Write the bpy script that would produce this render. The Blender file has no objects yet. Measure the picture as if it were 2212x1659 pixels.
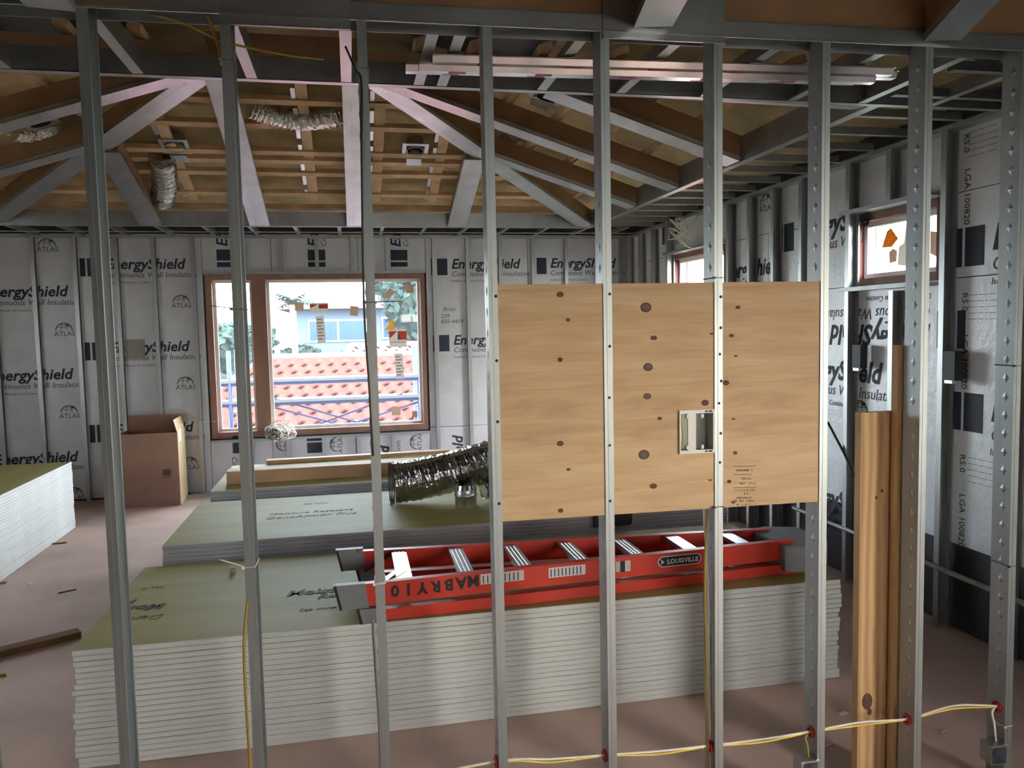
import bpy, bmesh, math, random
from mathutils import Vector as V, Matrix
random.seed(7)
S = bpy.context.scene
COL = S.collection

# ------------------------------------------------------------------ camera
F = 1700.0; CX, CY = 1106.0, 829.5
H = 1.87                                   # eye height
down = V((479, 23321, F)).normalized()
uY = -349.0; vY = -(F*F + 479*uY)/23321
Zc = -down
Yc = V((uY, vY, F)); Yc = (Yc - Zc*Yc.dot(Zc)).normalized()
Xc = Yc.cross(Zc)                          # room axes in (right, down, forward)
EYE = V((0, 0, H))
def to_world(c): return V((Xc.dot(c), Yc.dot(c), Zc.dot(c)))
right = to_world(V((1, 0, 0))); up = to_world(V((0, -1, 0))); fwd = to_world(V((0, 0, 1)))
cam = bpy.data.cameras.new('camera'); camo = bpy.data.objects.new('camera', cam); COL.objects.link(camo)
cam.sensor_width = 36; cam.lens = F/2212*36; cam.clip_start = .05; cam.clip_end = 300
m = Matrix((( right.x, up.x, -fwd.x, 0), (right.y, up.y, -fwd.y, 0), (right.z, up.z, -fwd.z, H), (0, 0, 0, 1)))
camo.matrix_world = m
S.camera = camo

# ------------------------------------------------------------------ world, sun, exposure
S.view_settings.view_transform = 'Standard'; S.view_settings.look = 'None'
S.view_settings.exposure = 0.75; S.view_settings.gamma = 1.0; S.view_settings.use_curve_mapping = False
W = bpy.data.worlds.new('sky'); S.world = W; W.use_nodes = True
wn = W.node_tree.nodes; wl = W.node_tree.links
bg = wn['Background']; sky = wn.new('ShaderNodeTexSky')
sky.sky_type = 'NISHITA'; sky.sun_disc = False; sky.sun_elevation = math.radians(38); sky.sun_rotation = math.radians(150)
sky.air_density = 1.0; sky.dust_density = 3.0; sky.ozone_density = 1.0
mixw = wn.new('ShaderNodeMixRGB'); mixw.inputs[0].default_value = .55; mixw.inputs[2].default_value = (9.0, 9.2, 9.0, 1)
wl.new(sky.outputs[0], mixw.inputs[1]); wl.new(mixw.outputs[0], bg.inputs[0]); bg.inputs[1].default_value = 1.9
sun = bpy.data.lights.new('sun', 'SUN'); sun.energy = 4.0; sun.angle = math.radians(2); sun.color = (1, .93, .82)
suno = bpy.data.objects.new('sun', sun); COL.objects.link(suno)
suno.rotation_euler = V((.42, .50, -.76)).to_track_quat('-Z', 'Y').to_euler()
def portal(loc, rot, sx, sy):
    l = bpy.data.lights.new('window_portal', 'AREA'); l.shape = 'RECTANGLE'; l.size = sx; l.size_y = sy; l.cycles.is_portal = True
    o = bpy.data.objects.new('window_portal', l); COL.objects.link(o); o.location = loc; o.rotation_euler = rot
R90 = math.pi/2

# ------------------------------------------------------------------ helpers
def at(px, py, p0, n):
    d = to_world(V((px-CX, py-CY, F))); return EYE + d*((V(p0)-EYE).dot(n)/d.dot(n))
def at_y(px, py, y): return at(px, py, (0, y, 0), V((0, 1, 0)))
def at_x(px, py, x): return at(px, py, (x, 0, 0), V((1, 0, 0)))
def at_z(px, py, z): return at(px, py, (0, 0, z), V((0, 0, 1)))
SA = math.radians(-1.5); SDX = V((math.cos(SA), math.sin(SA), 0)); SN = V((-math.sin(SA), math.cos(SA), 0)); SP = V((0, 2.62, 0))
def at_s(px, py, off=0):                      # on the plane of the near stud partition
    return at(px, py, SP + SN*off, SN)

def lin(c):
    c /= 255.0
    return c/12.92 if c <= .04045 else ((c+.055)/1.055)**2.4
def rgb(r, g, b): return (lin(r), lin(g), lin(b), 1)

MATS = {}
def mat(name, col, rough=.6, metal=0.0, var=.12, scale=6.0, bump=0.0, bscale=40.0, stretch=(1, 1, 1), trans=None, spec=None, detail=4):
    if name in MATS: return MATS[name]
    M = bpy.data.materials.new(name); M.use_nodes = True; N = M.node_tree.nodes; L = M.node_tree.links
    b = N['Principled BSDF']; b.inputs['Roughness'].default_value = rough; b.inputs['Metallic'].default_value = metal
    if spec is not None: b.inputs['Specular IOR Level'].default_value = spec
    tc = N.new('ShaderNodeTexCoord'); mp = N.new('ShaderNodeMapping'); mp.inputs['Scale'].default_value = stretch
    L.new(tc.outputs['Object'], mp.inputs[0])
    nz = N.new('ShaderNodeTexNoise'); nz.inputs['Scale'].default_value = scale; nz.inputs['Detail'].default_value = detail
    L.new(mp.outputs[0], nz.inputs[0])
    cr = N.new('ShaderNodeValToRGB'); cr.color_ramp.elements[0].position = .3; cr.color_ramp.elements[1].position = .7
    lo = tuple(max(0, x*(1-var)) for x in col[:3]) + (1,); hi = tuple(min(1, x*(1+var)) for x in col[:3]) + (1,)
    cr.color_ramp.elements[0].color = lo; cr.color_ramp.elements[1].color = hi
    L.new(nz.outputs[0], cr.inputs[0]); L.new(cr.outputs[0], b.inputs['Base Color'])
    if bump:
        n2 = N.new('ShaderNodeTexNoise'); n2.inputs['Scale'].default_value = bscale; n2.inputs['Detail'].default_value = 5
        L.new(mp.outputs[0], n2.inputs[0])
        bp = N.new('ShaderNodeBump'); bp.inputs['Strength'].default_value = bump; bp.inputs['Distance'].default_value = .02
        L.new(n2.outputs[0], bp.inputs['Height']); L.new(bp.outputs[0], b.inputs['Normal'])
    MATS[name] = M; return M

galv = mat('galvanised_steel', (.39, .42, .42, 1), .46, 1.0, .10, 9, .05, 30, (1, 1, .15))
galv2 = mat('galvanised_plate', (.52, .55, .56, 1), .36, 1.0, .12, 5, .05, 8)
galvd = mat('dull_deck_steel', (.30, .32, .32, 1), .45, 1.0, .15, 5)
wood_d = mat('rafter_wood', rgb(150, 116, 84), .7, 0, .22, 4, .05, 60, (1, 1, 1))
wood_l = mat('purlin_wood', rgb(205, 172, 136), .7, 0, .22, 5, .05, 60)
wood_2 = mat('lumber_wood', rgb(196, 160, 122), .7, 0, .15, 6, .05, 60, (.3, 1, 1))
foam = mat('spray_foam', rgb(190, 170, 128), .85, 0, .25, 3, .9, 9)
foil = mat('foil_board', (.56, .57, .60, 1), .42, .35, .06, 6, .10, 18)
foil2 = mat('foil_board_lit', (.74, .75, .78, 1), .40, .2, .06, 6, .22, 22)  # right wall foil made lighter to stand in for light falling on it
ink = mat('navy_ink', rgb(38, 44, 62), .6, 0, .05)
inkg = mat('grey_ink', rgb(70, 72, 80), .6, 0, .05)
seam = mat('seam_tape', (.36, .37, .39, 1), .4, .5, .1)
floorm = mat('dusty_floor', rgb(200, 172, 158), .75, 0, .20, 1.3, .08, 30, detail=8)
block = mat('dark_block', rgb(72, 70, 70), .85, 0, .15, 6, .15, 40)
winw = mat('window_wood', rgb(134, 98, 82), .55, 0, .15, 8, 0, 1, (1, 1, .2))
wind = mat('window_jamb_red', rgb(112, 48, 44), .5, 0, .15, 8)
vinyl = mat('window_vinyl', rgb(225, 226, 222), .45, 0, .03)
gyp = mat('gypsum_edge', rgb(206, 208, 204), .8, 0, .07, 14, .06, 60, (.4, 1, 3))
gypw = mat('gypsum_edge_lit', rgb(238, 238, 234), .8, 0, .05, 14, .06, 60, (.4, 1, 3))  # left stack edges whitened, standing in for window light on them
gypg = mat('gypsum_edge_grey', rgb(168, 168, 172), .8, 0, .07, 14, .06, 60, (.4, 1, 3))
paper = mat('green_paper', rgb(163, 152, 92), .65, 0, .12, 2.2, .02, 20, (.25, 2.4, 1))
card = mat('cardboard', rgb(150, 116, 98), .8, 0, .08, 5)
cardl = mat('cardboard_lit', rgb(206, 180, 140), .8, 0, .06, 5)  # lighter cardboard: window light painted into the box's right side
red = mat('fibreglass_red', rgb(200, 52, 34), .4, 0, .06, 8)
alu = mat('aluminium', (.72, .73, .74, 1), .28, 1.0, .06, 20)
grey_pl = mat('grey_plastic', rgb(120, 122, 126), .5, 0, .05)
black = mat('black_plastic', rgb(22, 22, 26), .5, 0, .1)
duct_m = mat('duct_foil', (.42, .43, .44, 1), .2, 1.0, .2, 12, .8, 14, (1, 1, 1))
silver = mat('bright_foil', (.70, .69, .66, 1), .18, 1.0, .2, 12, .9, 18)
pvc = mat('white_plastic', rgb(222, 224, 220), .45, 0, .04)
pvc_g = mat('grey_box_plastic', rgb(176, 180, 174), .5, 0, .05)
wirew = mat('cable_white', rgb(226, 220, 208), .45, 0, .05)
wirey = mat('cable_yellow', rgb(222, 190, 72), .45, 0, .06)
wirey2 = mat('cable_mustard', rgb(150, 120, 40), .5, 0, .08)
wireb = mat('cable_black', rgb(40, 40, 44), .5, 0, .05)
wireg = mat('cable_grey', rgb(110, 104, 96), .5, 0, .05)
grom = mat('grommet_red', rgb(190, 42, 34), .45, 0, .06)
screwm = mat('screw_black', rgb(24, 24, 26), .5, .3, .05)
knotm = mat('knot_brown', rgb(92, 58, 44), .7, 0, .3, 60)
knotg = mat('knot_grey', rgb(104, 90, 74), .7, 0, .25, 70)
def thin(name, col, var=.1, scale=60):
    M = mat(name, col, .6, 0, var, scale); N = M.node_tree.nodes; L = M.node_tree.links; b = N['Principled BSDF']; o = N['Material Output']
    src = b.inputs['Base Color'].links[0].from_socket; t = N.new('ShaderNodeBsdfTranslucent'); L.new(src, t.inputs[0])
    mx = N.new('ShaderNodeMixShader'); mx.inputs[0].default_value = .22; L.new(b.outputs[0], mx.inputs[1]); L.new(t.outputs[0], mx.inputs[2]); L.new(mx.outputs[0], o.inputs[0]); return M
white = thin('sticker_white', rgb(214, 208, 200), .05)
tan = thin('sticker_tan', rgb(196, 172, 152), .12)
redst = thin('sticker_red', rgb(206, 74, 58), .06)
yel = thin('sticker_yellow', rgb(230, 190, 50), .12)
amber = thin('sticker_amber', rgb(216, 150, 40), .3)
lab = mat('metallic_label', (.62, .63, .65, 1), .35, .6, .1, 120)
tile_m = mat('clay_tile', rgb(114, 51, 44), .75, 0, .16, 3, spec=0)
tile_p = mat('pale_tile', rgb(104, 74, 74), .75, 0, .14, 2, spec=0)
stucco = mat('pale_stucco', rgb(74, 88, 102), .8, 0, .05, spec=0)
stucp = mat('pink_stucco', rgb(124, 82, 74), .8, 0, .05, spec=0)
scafb = mat('scaffold_blue', rgb(28, 52, 120), .4, 0, .08)
scafp = mat('scaffold_plank', rgb(150, 152, 158), .5, .3, .05, spec=0)
leafm = mat('leaf_green', rgb(34, 50, 44), .7, 0, .3, 4, spec=.1)
palmm = mat('palm_green', rgb(36, 54, 48), .7, 0, .25, 4, spec=.1)
bark = mat('bark', rgb(104, 92, 80), .8, 0, .2, 8)
grass = mat('lawn', rgb(50, 60, 46), .9, 0, .2, 2, spec=0)
outg = mat('house_glass', rgb(48, 74, 96), .15, .4, .1)

def plywood_mat():
    M = bpy.data.materials.new('plywood_face'); M.use_nodes = True; N = M.node_tree.nodes; L = M.node_tree.links
    b = N['Principled BSDF']; b.inputs['Roughness'].default_value = .65
    tc = N.new('ShaderNodeTexCoord'); mp = N.new('ShaderNodeMapping'); mp.inputs['Scale'].default_value = (1.2, 1, 7)
    L.new(tc.outputs['Object'], mp.inputs[0])
    n1 = N.new('ShaderNodeTexNoise'); n1.inputs['Scale'].default_value = 2.4; n1.inputs['Detail'].default_value = 7; n1.inputs['Distortion'].default_value = .8
    L.new(mp.outputs[0], n1.inputs[0])
    r = N.new('ShaderNodeValToRGB'); e = r.color_ramp.elements; e[0].position = .28; e[0].color = rgb(192, 154, 108); e[1].position = .72; e[1].color = rgb(222, 190, 146)
    x = e.new(.5); x.color = rgb(210, 174, 126)
    L.new(n1.outputs[0], r.inputs[0])
    mp2 = N.new('ShaderNodeMapping'); mp2.inputs['Scale'].default_value = (2, 1, 130); L.new(tc.outputs['Object'], mp2.inputs[0])
    n2 = N.new('ShaderNodeTexNoise'); n2.inputs['Scale'].default_value = 2; L.new(mp2.outputs[0], n2.inputs[0])
    mx = N.new('ShaderNodeMixRGB'); mx.blend_type = 'MULTIPLY'; mx.inputs[0].default_value = .35
    L.new(r.outputs[0], mx.inputs[1]); L.new(n2.outputs[0], mx.inputs[2])
    br = N.new('ShaderNodeBrightContrast'); br.inputs[1].default_value = .04; L.new(mx.outputs[0], br.inputs[0])
    L.new(br.outputs[0], b.inputs['Base Color']); return M
plym = plywood_mat()
def plank_mat():
    M = bpy.data.materials.new('pine_plank'); M.use_nodes = True; N = M.node_tree.nodes; L = M.node_tree.links
    b = N['Principled BSDF']; b.inputs['Roughness'].default_value = .65
    tc = N.new('ShaderNodeTexCoord'); mp = N.new('ShaderNodeMapping'); mp.inputs['Scale'].default_value = (6, 3, .9)
    L.new(tc.outputs['Object'], mp.inputs[0])
    w = N.new('ShaderNodeTexWave'); w.inputs['Scale'].default_value = 1.3; w.inputs['Distortion'].default_value = 6; w.inputs['Detail'].default_value = 3
    L.new(mp.outputs[0], w.inputs[0])
    r = N.new('ShaderNodeValToRGB'); e = r.color_ramp.elements; e[0].color = rgb(178, 138, 92); e[1].color = rgb(206, 170, 122)
    L.new(w.outputs[0], r.inputs[0]); L.new(r.outputs[0], b.inputs['Base Color']); return M
plankm = plank_mat()
def glass_mat():
    M = bpy.data.materials.new('window_glass'); M.use_nodes = True; N = M.node_tree.nodes; L = M.node_tree.links
    N.remove(N['Principled BSDF']); o = N['Material Output']
    t = N.new('ShaderNodeBsdfTransparent'); t.inputs[0].default_value = (.90, .94, .97, 1)
    g = N.new('ShaderNodeBsdfGlossy'); g.inputs['Roughness'].default_value = .03
    lw = N.new('ShaderNodeLayerWeight'); lw.inputs[0].default_value = .5; pw = N.new('ShaderNodeMath'); pw.operation = 'POWER'; pw.inputs[1].default_value = 5
    f = N.new('ShaderNodeMath'); f.operation = 'MULTIPLY_ADD'; f.inputs[1].default_value = .85; f.inputs[2].default_value = .02; L.new(lw.outputs['Facing'], pw.inputs[0]); L.new(pw.outputs[0], f.inputs[0])
    mx = N.new('ShaderNodeMixShader'); L.new(f.outputs[0], mx.inputs[0]); L.new(t.outputs[0], mx.inputs[1]); L.new(g.outputs[0], mx.inputs[2])
    d = N.new('ShaderNodeBsdfTranslucent'); d.inputs[0].default_value = (.85, .92, 1, 1)
    m2 = N.new('ShaderNodeMixShader'); m2.inputs[0].default_value = .012
    L.new(mx.outputs[0], m2.inputs[1]); L.new(d.outputs[0], m2.inputs[2]); L.new(m2.outputs[0], o.inputs[0]); return M
glassm = glass_mat()

# ---- meshes
def mesh(verts, faces, mats=None, fm=None, smooth=False, name='m'):
    me = bpy.data.meshes.new(name); me.from_pydata([tuple(v) for v in verts], [], faces)
    for k in (mats or []): me.materials.append(k)
    if fm: me.polygons.foreach_set('material_index', fm)
    if smooth: me.polygons.foreach_set('use_smooth', [True]*len(me.polygons))
    me.update(); return me
class MB:
    def __init__(s): s.v = []; s.f = []; s.m = []
    def add(s, vs, fs, mi=0):
        o = len(s.v); s.v += [V(x) for x in vs]; s.f += [tuple(i+o for i in f) for f in fs]; s.m += [mi]*len(fs); return s
    def box(s, a, b, mi=0):
        x0, y0, z0 = a; x1, y1, z1 = b
        return s.add([(x0,y0,z0),(x1,y0,z0),(x1,y1,z0),(x0,y1,z0),(x0,y0,z1),(x1,y0,z1),(x1,y1,z1),(x0,y1,z1)],
                     [(0,3,2,1),(4,5,6,7),(0,1,5,4),(1,2,6,5),(2,3,7,6),(3,0,4,7)], mi)
    def bar(s, p0, p1, w, h, mi=0, side=None, base=True):       # bottom centre line p0-p1
        p0 = V(p0); p1 = V(p1); d = (p1-p0).normalized()
        sd = V(side).normalized() if side is not None else d.cross(V((0, 0, 1)))
        if sd.length < 1e-4: sd = V((1, 0, 0))
        sd.normalize(); u = sd.cross(d).normalized()
        if u.z < -1e-6: u = -u
        lo = 0 if base else -h/2
        vs = [p + sd*a + u*b for p in (p0, p1) for a, b in ((-w/2, lo), (w/2, lo), (w/2, lo+h), (-w/2, lo+h))]
        return s.add(vs, [(3,2,1,0),(4,5,6,7),(0,1,5,4),(1,2,6,5),(2,3,7,6),(3,0,4,7)], mi)
    def prism(s, prof, z0, z1, mi=0):                            # closed xy profile extruded in z
        n = len(prof)
        vs = [(x, y, z0) for x, y in prof] + [(x, y, z1) for x, y in prof]
        fs = [(i, (i+1) % n, n+(i+1) % n, n+i) for i in range(n)] + [tuple(range(n-1, -1, -1)), tuple(range(n, 2*n))]
        return s.add(vs, fs, mi)
    def xf(s, M): s.v = [M @ v for v in s.v]; return s
    def mesh(s, *mats, smooth=False): return mesh(s.v, s.f, mats, s.m, smooth)
def tube(pts, r, sides=8, closed=False, caps=True, rf=None):
    P = [V(p) for p in pts]; n = len(P); vs = []; fs = []; prev = None
    for i in range(n):
        d = (P[(i+1) % n]-P[i-1]) if closed else (P[min(i+1, n-1)]-P[max(i-1, 0)])
        d.normalize()
        if prev is None:
            a = d.cross(V((0, 0, 1)))
            if a.length < .05: a = d.cross(V((1, 0, 0)))
        else: a = prev - d*prev.dot(d)
        a.normalize(); prev = a; b = d.cross(a)
        rr = r*(rf(i) if rf else 1)
        vs += [P[i] + (a*math.cos(t)+b*math.sin(t))*rr for t in (2*math.pi*k/sides for k in range(sides))]
    last = n if closed else n-1
    for i in range(last):
        j = (i+1) % n
        for k in range(sides):
            k2 = (k+1) % sides; fs.append((i*sides+k, i*sides+k2, j*sides+k2, j*sides+k))
    if caps and not closed: fs += [tuple(range(sides-1, -1, -1)), tuple(range((n-1)*sides, n*sides))]
    return vs, fs
def smooth_path(pts, k=6):
    P = [V(p) for p in pts]; out = []
    for i in range(len(P)-1):
        a, b, c, d = P[max(i-1, 0)], P[i], P[i+1], P[min(i+2, len(P)-1)]
        for j in range(k):
            t = j/k
            out.append(.5*((2*b) + (c-a)*t + (2*a-5*b+4*c-d)*t*t + (3*b-a-3*c+d)*t**3))
    out.append(P[-1]); return out
def tube_mesh(pts, r, m, sides=8, k=6, closed=False, rf=None):
    p = smooth_path(pts, k) if k > 1 else pts
    v, f = tube(p, r, sides, closed, rf=rf); return mesh(v, f, [m], None, True)
def lathe(prof, sides=24):
    vs = []; fs = []
    for r, z in prof: vs += [(r*math.cos(2*math.pi*k/sides), r*math.sin(2*math.pi*k/sides), z) for k in range(sides)]
    for i in range(len(prof)-1):
        for k in range(sides):
            k2 = (k+1) % sides; fs.append((i*sides+k, i*sides+k2, (i+1)*sides+k2, (i+1)*sides+k))
    return vs, fs
STUFF = {'web_dimples', 'punched_dimple_row', 'screw_row', 'fine_print', 'embossed_mark', 'screw_tab', 'pink_print', 'print_line', 'printed_mark'}
def obj(name, me, parent=None, loc=None, rot=None, M=None):
    o = bpy.data.objects.new(name, me); COL.objects.link(o)
    if name in STUFF: o['kind'] = 'stuff'
    if parent is not None: o.parent = parent
    if M is not None: o.matrix_local = M
    else:
        if loc is not None: o.location = loc
        if rot is not None: o.rotation_euler = rot
    return o
def tag(o, label, cat, group=None, kind=None):
    o['label'] = label; o['category'] = cat
    if group: o['group'] = group
    if kind: o['kind'] = kind
    return o
def thing(name, label, cat, loc=(0, 0, 0), rot=(0, 0, 0), group=None, M=None):
    o = obj(name, None, None, loc, rot, M); o.empty_display_size = .1; return tag(o, label, cat, group)
def struct(name, me, parent=None, **k):
    o = obj(name, me, parent, **k)
    if parent is None: o['kind'] = 'structure'
    return o
_TX = {}
def text_mesh(body, size, m, shear=0, bold=0, align='LEFT', spacing=1.0):
    key = (body, size, m.name, shear, bold, align, spacing)
    if key in _TX: return _TX[key]
    c = bpy.data.curves.new('txt', 'FONT'); c.body = body; c.size = size; c.shear = shear; c.offset = bold; c.align_x = align
    c.resolution_u = 2; c.space_character = spacing; c.extrude = .0006
    o = bpy.data.objects.new('txt', c); COL.objects.link(o)
    dg = bpy.context.evaluated_depsgraph_get(); me = bpy.data.meshes.new_from_object(o.evaluated_get(dg))
    bpy.data.objects.remove(o); bpy.data.curves.remove(c)
    me.materials.clear(); me.materials.append(m); _TX[key] = me; return me
ORD = ['first', 'second', 'third', 'fourth', 'fifth', 'sixth', 'seventh', 'eighth', 'ninth', 'tenth', 'eleventh', 'twelfth', 'thirteenth', 'fourteenth',
       'fifteenth', 'sixteenth', 'seventeenth', 'eighteenth', 'nineteenth', 'twentieth', 'twenty-first', 'twenty-second', 'twenty-third', 'twenty-fourth',
       'twenty-fifth', 'twenty-sixth', 'twenty-seventh']

# ------------------------------------------------------------------ dimensions of the place
CE = 2.96                 # soffit level
YB = 9.60                 # face of back wall boards
XR = 3.50                 # face of right wall boards
XL = -5.2; YN = -4.6      # unseen left wall and the wall behind the viewer
VR, VL, VB, VF = 2.65, -3.40, 8.60, 3.68   # vault opening: right, left, back, front
PT = .32                  # pitch
RY = (VB+VF)/2; RXL = VL+(VB-RY); RXR = VR-(VB-RY); RZ = CE+PT*(VB-RY)

# ------------------------------------------------------------------ shell
struct('floor', MB().box((XL-.3, YN-.3, -.2), (XR+.5, YB+.3, 0)).mesh(floorm))
wx0 = at_y(450, 770, YB).x; wx1 = at_y(921, 760, YB).x; wz0 = at_y(680, 938, YB).z; wz1 = at_y(680, 592, YB).z
b = MB(); T = .30
b.box((XL-.3, YB+.02, 0), (wx0, YB+T, 3.3)); b.box((wx1, YB+.02, 0), (XR+.4, YB+T, 3.3))
b.box((wx0, YB+.02, 0), (wx1, YB+T, wz0)); b.box((wx0, YB+.02, wz1), (wx1, YB+T, 3.3))
wall_back = struct('wall_back', b.mesh(block))
# right wall: openings y0,y1,z0,z1
w2 = (at_x(2032, 520, XR).y, at_x(1840, 520, XR).y, at_x(1930, 612, XR).z, at_x(1930, 448, XR).z)
w3 = (6.95, at_x(1450, 580, XR).y, .30, at_x(1500, 541, XR).z)  # hidden lower part of the farther window stretched down to let in more light
openR = [w2, w3, (-2.3, -.2, .95, 2.35)]
b = MB(); ys = sorted(openR); yc = YN-.3
for (y0, y1, z0, z1) in ys:
    b.box((XR+.02, yc, 0), (XR+.20, y0, 3.4)); b.box((XR+.02, y0, 0), (XR+.20, y1, z0)); b.box((XR+.02, y0, z1), (XR+.20, y1, 3.4)); yc = y1
b.box((XR+.02, yc, 0), (XR+.20, YB+.3, 3.4))
wall_right = struct('wall_right', b.mesh(block))
b = MB(); ly0, ly1, lz0, lz1 = 3.4, 4.7, 1.3, 2.25      # an unseen opening added on the left for fill light
b.box((XL-.3, YN-.3, 0), (XL, ly0, 3.4)); b.box((XL-.3, ly1, 0), (XL, YB+.3, 3.4)); b.box((XL-.3, ly0, 0), (XL, ly1, lz0)); b.box((XL-.3, ly0, lz1), (XL, ly1, 3.4))
struct('wall_left', b.mesh(foil))
b = MB()                                        # wall behind the viewer, with one unseen opening sized to let in light
b.box((XL-.3, YN-.3, 0), (1.5, YN, 4.3)); b.box((1.5, YN-.3, 2.3), (2.3, YN, 4.3)); b.box((1.5, YN-.3, 0), (2.3, YN, 1.2)); b.box((2.3, YN-.3, 0), (XR+.4, YN, 4.3))
struct('wall_near', b.mesh(mat('grey_board', rgb(112, 112, 108), .8)))
# ceiling: foamed roof deck following the vault
def zroof(x, y):
    return max(3.10, min(3.32+PT*(VB-y), 3.32+PT*(VR-x), 3.32+PT*(x-VL), 4.12))
NX, NY = 90, 130; vs = []; fs = []
for j in range(NY+1):
    for i in range(NX+1):
        x = XL-.3 + (XR+.7-XL)*i/NX; y = YN-.3 + (YB+.6-YN)*j/NY
        vs.append((x, y, zroof(x, y) + random.uniform(-.018, .018)))
for j in range(NY):
    for i in range(NX):
        a = j*(NX+1)+i; fs.append((a, a+NX+1, a+NX+2, a+1))
def deck(f):                                   # bare steel deck over the front part, foam elsewhere
    c = [vs[i] for i in f]; y = sum(v[1] for v in c)/4; z = sum(v[2] for v in c)/4
    return 1 if (y < 3.5 or (y < 5.9 and z > 3.72)) else 0
me = mesh(vs, fs, [foam, mat('steel_roof_deck', rgb(92, 94, 94), .5, .8, .25, 3, .2, 30, (.05, 3, 1))], [deck(f) for f in fs], True); ceil_o = struct('ceiling', me)
sm = ceil_o.modifiers.new('thick', 'SOLIDIFY'); sm.thickness = .12; sm.offset = -1

# ---- insulation boards with their print
blk1 = MB().box((0, -.002, 0), (.055, 0, .20)).mesh(ink); blk2 = MB().box((.075, -.002, 0), (.20, 0, .20)).mesh(ink)
tE = text_mesh('EnergyShield', .165, ink, .22, .004); tC = text_mesh('Continuous Wall Insulation', .088, inkg, .22, .0); tI = text_mesh('Isolation Murale en Continu', .042, inkg, .2, 0)
tA = text_mesh('ATLAS', .075, inkg, 0, .0)
tL = text_mesh('LGA 100820', .062, inkg, 0, .0); tR = text_mesh('R5.0', .06, inkg, 0, .0); tF = text_mesh('------- ---- -- ------', .03, inkg, 0, 0)
b = MB()
for k in range(12):
    a0, a1 = math.pi*k/12, math.pi*(k+1)/12
    b.add([(math.cos(a)*r*.09, -.0015, math.sin(a)*r*.085) for a, r in ((a0, 1), (a1, 1), (a1, .88), (a0, .88))], [(0, 1, 2, 3)])
for q in (.4, .7): b.bar((-.09*math.sqrt(1-q*q), -.001, .085*q), (.09*math.sqrt(1-q*q), -.001, .085*q), .001, .005)
for q in (-.03, .03): b.bar((q, -.001, 0), (q*.6, -.001, .08), .005, .001, side=(1, 0, 0))
b.add([(.02, -.0015, .045), (.07, -.0015, .05), (.05, -.0015, .075), (.03, -.0015, .07)], [(0, 1, 2, 3)])
globe = b.mesh(inkg)
def WM(wall, a, z, roll=0):                    # frame lying on a wall: a = along, z = height
    if wall == 'B': base = Matrix.Translation((a, YB-.003, z))
    else: base = Matrix.Translation((XR-.003, a, z)) @ Matrix.Rotation(-R90, 4, 'Z')
    return base @ Matrix.Rotation(roll, 4, 'Y')
TXR = Matrix.Rotation(R90, 4, 'X')
def print_block(panel, wall, a, z, roll=0, logo=True):
    M = WM(wall, a, z, roll)
    obj('logo_block', blk1, panel, M=M @ Matrix.Translation((0, 0, -.10))); obj('logo_block', blk2, panel, M=M @ Matrix.Translation((0, 0, -.10)))
    obj('printed_text', tE, panel, M=M @ Matrix.Translation((.245, 0, -.02)) @ TXR)
    obj('printed_text', tC, panel, M=M @ Matrix.Translation((.245, 0, -.115)) @ TXR)
    obj('printed_text', tI, panel, M=M @ Matrix.Translation((.245, 0, -.185)) @ TXR)
def atlas(panel, wall, a, z, roll=0):
    M = WM(wall, a, z, roll)
    obj('printed_logo', globe, panel, M=M); obj('printed_text', tA, panel, M=M @ Matrix.Translation((-.105, 0, -.062)) @ TXR)
def board(wall, a0, a1, z0, z1, m):
    if wall == 'B': me = MB().box((a0+.003, YB-.002, z0+.003), (a1-.003, YB+.02, z1-.003)).mesh(m); return obj('insulation_board', me, wall_back)
    me = MB().box((XR-.002, a0+.003, z0+.003), (XR+.02, a1-.003, z1-.003)).mesh(m); return obj('insulation_board', me, wall_right)
# back wall, left of the window: columns of boards 1.24 m wide
c2 = -2.98; ctop = 3.0
for ci, (x0, x1, zs) in enumerate(((c2-2.48, c2-1.24, (2.62, 1.69)), (c2-1.24, c2, (2.33, 1.41, .48)), (c2, wx0-.02, (2.625, 1.69, .76)))):
    if x1 < XL: continue
    p = board('B', max(x0, XL), x1, .02, ctop, foil)
    for z in zs:
        print_block(p, 'B', x0+.06, z)
        atlas(p, 'B', x0+1.10, z-.40)
        if ci < 2: atlas(p, 'B', x0+.98, z+.53) if z > 2 else None
# above the window: boards turned on end
cols = [wx0-.02, wx0+.45, (wx0+wx1)/2-.12, (wx0+wx1)/2+.72, wx1+.02]
for k, px in enumerate((488, 684, 862)):
    x0 = wx0-.02 if k == 0 else at_y((488+684)/2 if k == 1 else (684+862)/2, 560, YB).x
    x1 = wx1+.02 if k == 2 else at_y((488+684)/2 if k == 0 else (684+862)/2, 560, YB).x
    p = board('B', x0, x1, wz1+.03, ctop, foil)
    a = at_y(px, 558, YB)
    M = WM('B', a.x, a.z-.10, -R90)
    obj('logo_block', blk1, p, M=M @ Matrix.Translation((0, 0, -.10))); obj('logo_block', blk2, p, M=M @ Matrix.Translation((0, 0, -.10)))
    obj('printed_text', text_mesh('En', .165, ink, .22, .004), p, M=M @ Matrix.Translation((.23, 0, -.02)) @ TXR)
    obj('printed_text', text_mesh('Co', .088, inkg, .22, 0), p, M=M @ Matrix.Translation((.23, 0, -.115)) @ TXR)
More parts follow.
